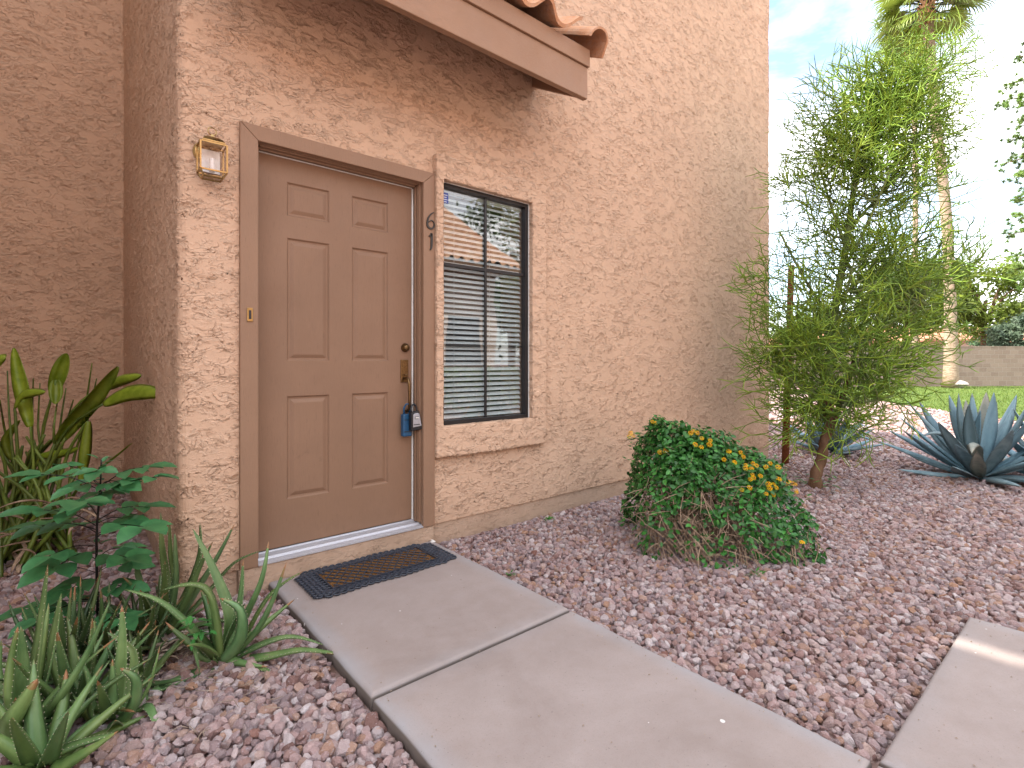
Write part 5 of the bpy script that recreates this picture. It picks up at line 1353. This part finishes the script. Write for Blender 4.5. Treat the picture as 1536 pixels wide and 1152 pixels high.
# far houses over the wall
PAINT2 = simple('far_stucco', (.50, .36, .28), .9, 0, .1, 20, .005)
ROOF2 = NM('far_roof'); o_ = ROOF2.noise(8, 4, .6); ROOF2 = ROOF2.fin(ROOF2.ramp(o_, [(.3, (.30, .13, .075)), (.7, (.44, .23, .15))]), .9, ROOF2.bump(o_, .8, .03), spec=.1)
def gable_house(name, label, c, ang, L, D, h, rh, over=.4, wins=()):
    root = empty(name, Vector((c[0], c[1], 0)), label, 'house'); M = Matrix.Translation((c[0], c[1], 0)) @ Matrix.Rotation(ang, 4, 'Z')
    mb = MB(); mb.box(-L / 2, L / 2, -D / 2, D / 2, -.2, h, 0, M)
    mb.build('wall', PAINT2, root)
    mb = MB(); l = L / 2 + over; d = D / 2 + over; v = [(-l, -d, h), (l, -d, h), (l, d, h), (-l, d, h), (-l + D * .35, 0, h + rh), (l - D * .35, 0, h + rh)]
    v += [(x, y, z + .12) for x, y, z in v[:4]]
    mb.add([M @ Vector(q) for q in v], [(3, 2, 1, 0), (0, 1, 7, 6), (1, 2, 8, 7), (2, 3, 9, 8), (3, 0, 6, 9), (6, 7, 5, 4), (7, 8, 5), (8, 9, 4, 5), (9, 6, 4)]); mb.build('roof', ROOF2, root)
    for (x0, x1, z0, z1, sgn) in wins:
        mb = MB(); y = sgn * (D / 2 + .02); mb.box(x0, x1, min(y, y - sgn * .03), max(y, y - sgn * .03), z0, z1, 0, M); w_ = mb.build('window', DARK_METAL, root)
    return root
p = at(1455, 543, 42); gable_house('neighbour_house', 'low house with a pink tile roof just showing above the block wall', (p.x, p.y), math.radians(-42), 12, 8, 2.6, 1.3, .5, [(-3, -1.6, .9, 2.1, -1), (1, 2.4, .9, 2.1, -1)])
p = at(1290, 543, 46); gable_house('neighbour_house', 'pale house behind the pencil tree, left of both palms', (p.x, p.y), math.radians(-42), 14, 8, 2.7, 1.5, .5, [(-3, -1.6, .9, 2.1, -1), (2, 3.4, .9, 2.1, -1)])

# the house across the court (behind the photographer): what the window mirrors
opp = empty('opposite_house', (3, -8, 0), 'sunlit stucco house with a clay tile roof mirrored in the window', 'house')
mb = MB(); mb.box(-4, 9.3, -12, -6.2, -.2, 3.75); mb.build('wall', simple('sunny_stucco', (.64, .50, .41), .9, 0, .1, 20, .005), opp)
hipf = lambda x, s: x < 9.9 - s * .66
s_tiles('roof_tiles', -4.6, 10.0, (-5.65, 3.72), (-.84, .543), .42, 14, .30, .05, opp)
mb = MB(); mb.add([(-4.6, -5.7, 3.70), (9.9, -5.7, 3.70), (9.9, -10.6, 6.85), (-4.6, -10.6, 6.85), (9.9, -15.4, 3.7), (-4.6, -15.4, 3.7)], [(0, 1, 2, 3), (2, 1, 4), (3, 2, 4, 5)]); mb.build('roof_deck', ROOF2, opp)
mb = MB(); mb.box(-4.6, 9.9, -5.70, -5.66, 3.5, 3.7); mb.build('fascia_board', FASCIA, opp)
mb = MB(); mb.box(7.6, 8.7, -6.19, -6.15, 1.0, 2.3); mb.build('window', DARK_METAL, opp)
rr = random.Random(71); root = empty('hedge', (8.2, -4.2, -.05), 'clipped green hedge in front of the mirrored house', 'hedge'); mb = MB(); info = []
for i in range(13000):
    p = Vector((rr.uniform(4.5, 15.5), -4.2 + rr.uniform(-.4, .4), rr.uniform(.0, .9) ** .7)); s_ = rr.uniform(.03, .06); nn = Vector((rr.gauss(0, 1), rr.gauss(0, 1), rr.gauss(0, 1))).normalized(); t1 = nn.orthogonal(); t2 = nn.cross(t1)
    mb.add([p - t1 * s_, p - t2 * s_ * .6, p + t1 * s_, p + t2 * s_ * .6], [(0, 1, 2, 3)]); info.append(rr.uniform(.7, 1.3))
o = mb.build('foliage', FOL1, root); set_tint(o, lambda i: (info[i],) * 3)
def plain_tree(name, label, x, y, zc, R, n, size, mat, seed, tint):
    t = x * FWD.x + y * FWD.y; rr = random.Random(seed); base = Vector((x, y, -.1)); root = empty(name, base, label, 'tree'); mb = MB(); cl, info = leaf_cloud(mb, (x, y, zc), R, n, size, rr, clumps=45)
    o = mb.build('crown', mat, root); set_tint(o, lambda i: (info[i] * tint[0], info[i] * tint[1], info[i] * tint[2])); tb = MB(); tb.tube([base, Vector((x, y, zc))], [.18, .1], 8); tb.build('trunk', BARK, root)
plain_tree('shade_tree', 'large leafy tree beside the mirrored house', 13.5, -10.5, 5.5, (3.2, 3.2, 3.0), 9000, .14, FOL1, 81, (.9, 1, .8))
plain_tree('shade_tree', 'low leafy tree at the gable corner of the mirrored house', 12.2, -6.8, 2.6, (2.2, 1.6, 2.0), 8000, .10, FOL1, 83, (.8, .9, .7))
plain_tree('shade_tree', 'dark tree behind the roof of the mirrored house', 8.5, -15.0, 6.8, (3.6, 2.6, 2.6), 8000, .15, FOL1, 82, (.6, .8, .6))

# ------------------------------------------------------------------ crushed granite
def gravel():
    import bmesh
    rr = np.random.default_rng(5); r2 = random.Random(15); stones = []
    for k in range(10):
        bm = bmesh.new(); bmesh.ops.create_icosphere(bm, subdivisions=2, radius=1)
        pl = [(Vector((r2.gauss(0, 1), r2.gauss(0, 1), r2.gauss(0, 1))).normalized(), r2.uniform(.45, .88)) for _ in range(9)]
        sx, sy, sz = r2.uniform(.95, 1.35), r2.uniform(.8, 1.0), r2.uniform(.55, .85)
        for v in bm.verts:
            d = v.co.normalized(); q = min([1.05] + [h / max(1e-3, d.dot(n_)) for n_, h in pl if d.dot(n_) > .05]); q += .03 * mnoise.noise(d * 2.5 + Vector((k, 0, 0)))
            v.co = Vector((d.x * sx, d.y * sy, d.z * sz)) * q
        me = bpy.data.meshes.new('stone'); bm.to_mesh(me); bm.free(); me.materials.append(STONE)
        stones.append(me)
    pts = []
    def region(x0, x1, y0, y1, sp, size, skip=None, layers=2):
        for ly in range(layers):
            xs = np.arange(x0, x1, sp); ys = np.arange(y0, y1, sp); gx, gy = np.meshgrid(xs, ys); gx = gx.ravel() + rr.uniform(-.5, .5, gx.size) * sp; gy = gy.ravel() + rr.uniform(-.5, .5, gy.size) * sp
            for x, y in zip(gx, gy):
                tt = x * FWD.x + y * FWD.y
                if tt < .9: continue
                lat = (x * RGT.x + y * RGT.y) / tt
                if lat < -1.35 or lat > 1.45: continue
                s_ = size * float(rr.choice([rr.uniform(.45, .75), rr.uniform(.7, 1.15), rr.uniform(.9, 1.4)], p=[.3, .5, .2]))
                m_ = s_ * .8
                if any(a - m_ < x < b_ + m_ and c - m_ < y < d + m_ for a, b_, c, d in BLK): continue
                if skip and skip(x, y): continue
                pts.append((x, y, gz(x, y) + s_ * .25 + ly * size * .55 + rr.uniform(-.2, .25) * size, s_))
    BLK = [(s_[0], s_[1], s_[2], s_[3]) for s_ in SLABS] + [(.34, 6.29, 2.695, 12), (-1.6, .37, 6.0, 12)]
    region(-1.4, .733, .5, 3.4, .0265, .0210)
    region(-1.6, .36, 3.4, 6.0, .036, .024)
    region(1.65, 4.2, .05, 2.72, .0262, .0188)
    region(2.9, 4.2, -.8, .05, .027, .0190)
    region(4.2, 6.4, -1.0, 2.72, .033, .0220)
    region(6.4, 9.5, -2.0, 4.5, .055, .030, layers=1)
    region(9.5, 16, -3.0, 8.0, .095, .042, lambda x, y: inside(x, y, EDGE), layers=1)
    P = np.array(pts, dtype=np.float32); N = len(P); print('stones', N)
    me = bpy.data.meshes.new('gravel'); me.vertices.add(N); me.vertices.foreach_set('co', P[:, :3].ravel())
    a = me.attributes.new('rot', 'FLOAT_VECTOR', 'POINT'); R = np.stack([rr.normal(0, .45, N), rr.normal(0, .45, N), rr.uniform(0, 6.28, N)], 1).astype(np.float32); a.data.foreach_set('vector', R.ravel())
    a = me.attributes.new('size', 'FLOAT', 'POINT'); a.data.foreach_set('value', P[:, 3])
    a = me.attributes.new('pick', 'INT', 'POINT'); a.data.foreach_set('value', rr.integers(0, 10, N).astype(np.int32))
    ob = bpy.data.objects.new('gravel', me); C.objects.link(ob); tag(ob, kind='stuff')
    ng = bpy.data.node_groups.new('scatter_stones', 'GeometryNodeTree'); ng.interface.new_socket('Geometry', in_out='INPUT', socket_type='NodeSocketGeometry'); ng.interface.new_socket('Geometry', in_out='OUTPUT', socket_type='NodeSocketGeometry')
    gi = ng.nodes.new('NodeGroupInput'); go = ng.nodes.new('NodeGroupOutput'); ins = ng.nodes.new('GeometryNodeInstanceOnPoints'); g2 = ng.nodes.new('GeometryNodeGeometryToInstance')
    for k, sm in reversed(list(enumerate(stones))):
        so = bpy.data.objects.new('stone_shape', sm); oi = ng.nodes.new('GeometryNodeObjectInfo'); oi.inputs['Object'].default_value = so; oi.inputs['As Instance'].default_value = True
        ng.links.new(oi.outputs['Geometry'], g2.inputs[0])
    def attr(name, typ):
        n = ng.nodes.new('GeometryNodeInputNamedAttribute'); n.data_type = typ; n.inputs['Name'].default_value = name; return n.outputs['Attribute']
    ng.links.new(gi.outputs[0], ins.inputs['Points']); ins.inputs['Pick Instance'].default_value = True
    ng.links.new(g2.outputs[0], ins.inputs['Instance']); ng.links.new(attr('pick', 'INT'), ins.inputs['Instance Index'])
    ng.links.new(attr('rot', 'FLOAT_VECTOR'), ins.inputs['Rotation']); ng.links.new(attr('size', 'FLOAT'), ins.inputs['Scale']); ng.links.new(ins.outputs[0], go.inputs[0])
    md = ob.modifiers.new('scatter', 'NODES'); md.node_group = ng
gravel()


# bits of leaf and grit dropped on the walk and the gravel
rr = random.Random(55); mb = MB()
for i in range(190):
    x, y = (rr.uniform(.76, 1.63), rr.uniform(.3, 2.68)) if i % 3 else (rr.uniform(1.68, 2.88), rr.uniform(.15, .42))
    if rr.random() < .5: x = .76 + abs(rr.gauss(0, .05)) if rr.random() < .5 else 1.63 - abs(rr.gauss(0, .05))
    s_ = rr.uniform(.0015, .005); a = rr.uniform(0, 6.28); c_, n_ = math.cos(a) * s_, math.sin(a) * s_; z = .001
    mb.add([(x - c_, y - n_, z), (x + n_ * .5, y - c_ * .5, z), (x + c_, y + n_, z), (x - n_ * .5, y + c_ * .5, z), (x, y, z + s_ * .7)], [(0, 1, 4), (1, 2, 4), (2, 3, 4), (3, 0, 4)])
tag(mb.build('path_litter', DRYLEAF, None), kind='stuff')

def weed(label, px, py, n, r, seed):
    rr = random.Random(seed); c = ground(px, py, -.04); root = empty('weed', c, label, 'weed'); mb = MB()
    for i in range(n):
        a = rr.uniform(0, 6.28); d = Vector((math.cos(a), math.sin(a), rr.uniform(.1, 1.0))); q = c + Vector((rr.gauss(0, r * .4), rr.gauss(0, r * .4), rr.uniform(0, .02)))
        mb.tube([q, q + d * r * .5], .001, 3); leaflet(mb, q + d * r * .4, d, UP, r * rr.uniform(.6, 1.1), r * .4)
    o = mb.build('foliage', LANT, root); set_tint(o, lambda i: (1.5, 1.5, .9))
weed('tiny green weed in the stones below the window', 822, 784, 16, .035, 1)
weed('tiny green weed in the stones in front of the lantana bush', 1132, 866, 14, .03, 2)
weed('tiny pale weed in the stones beside the path edge', 766, 868, 9, .022, 3)
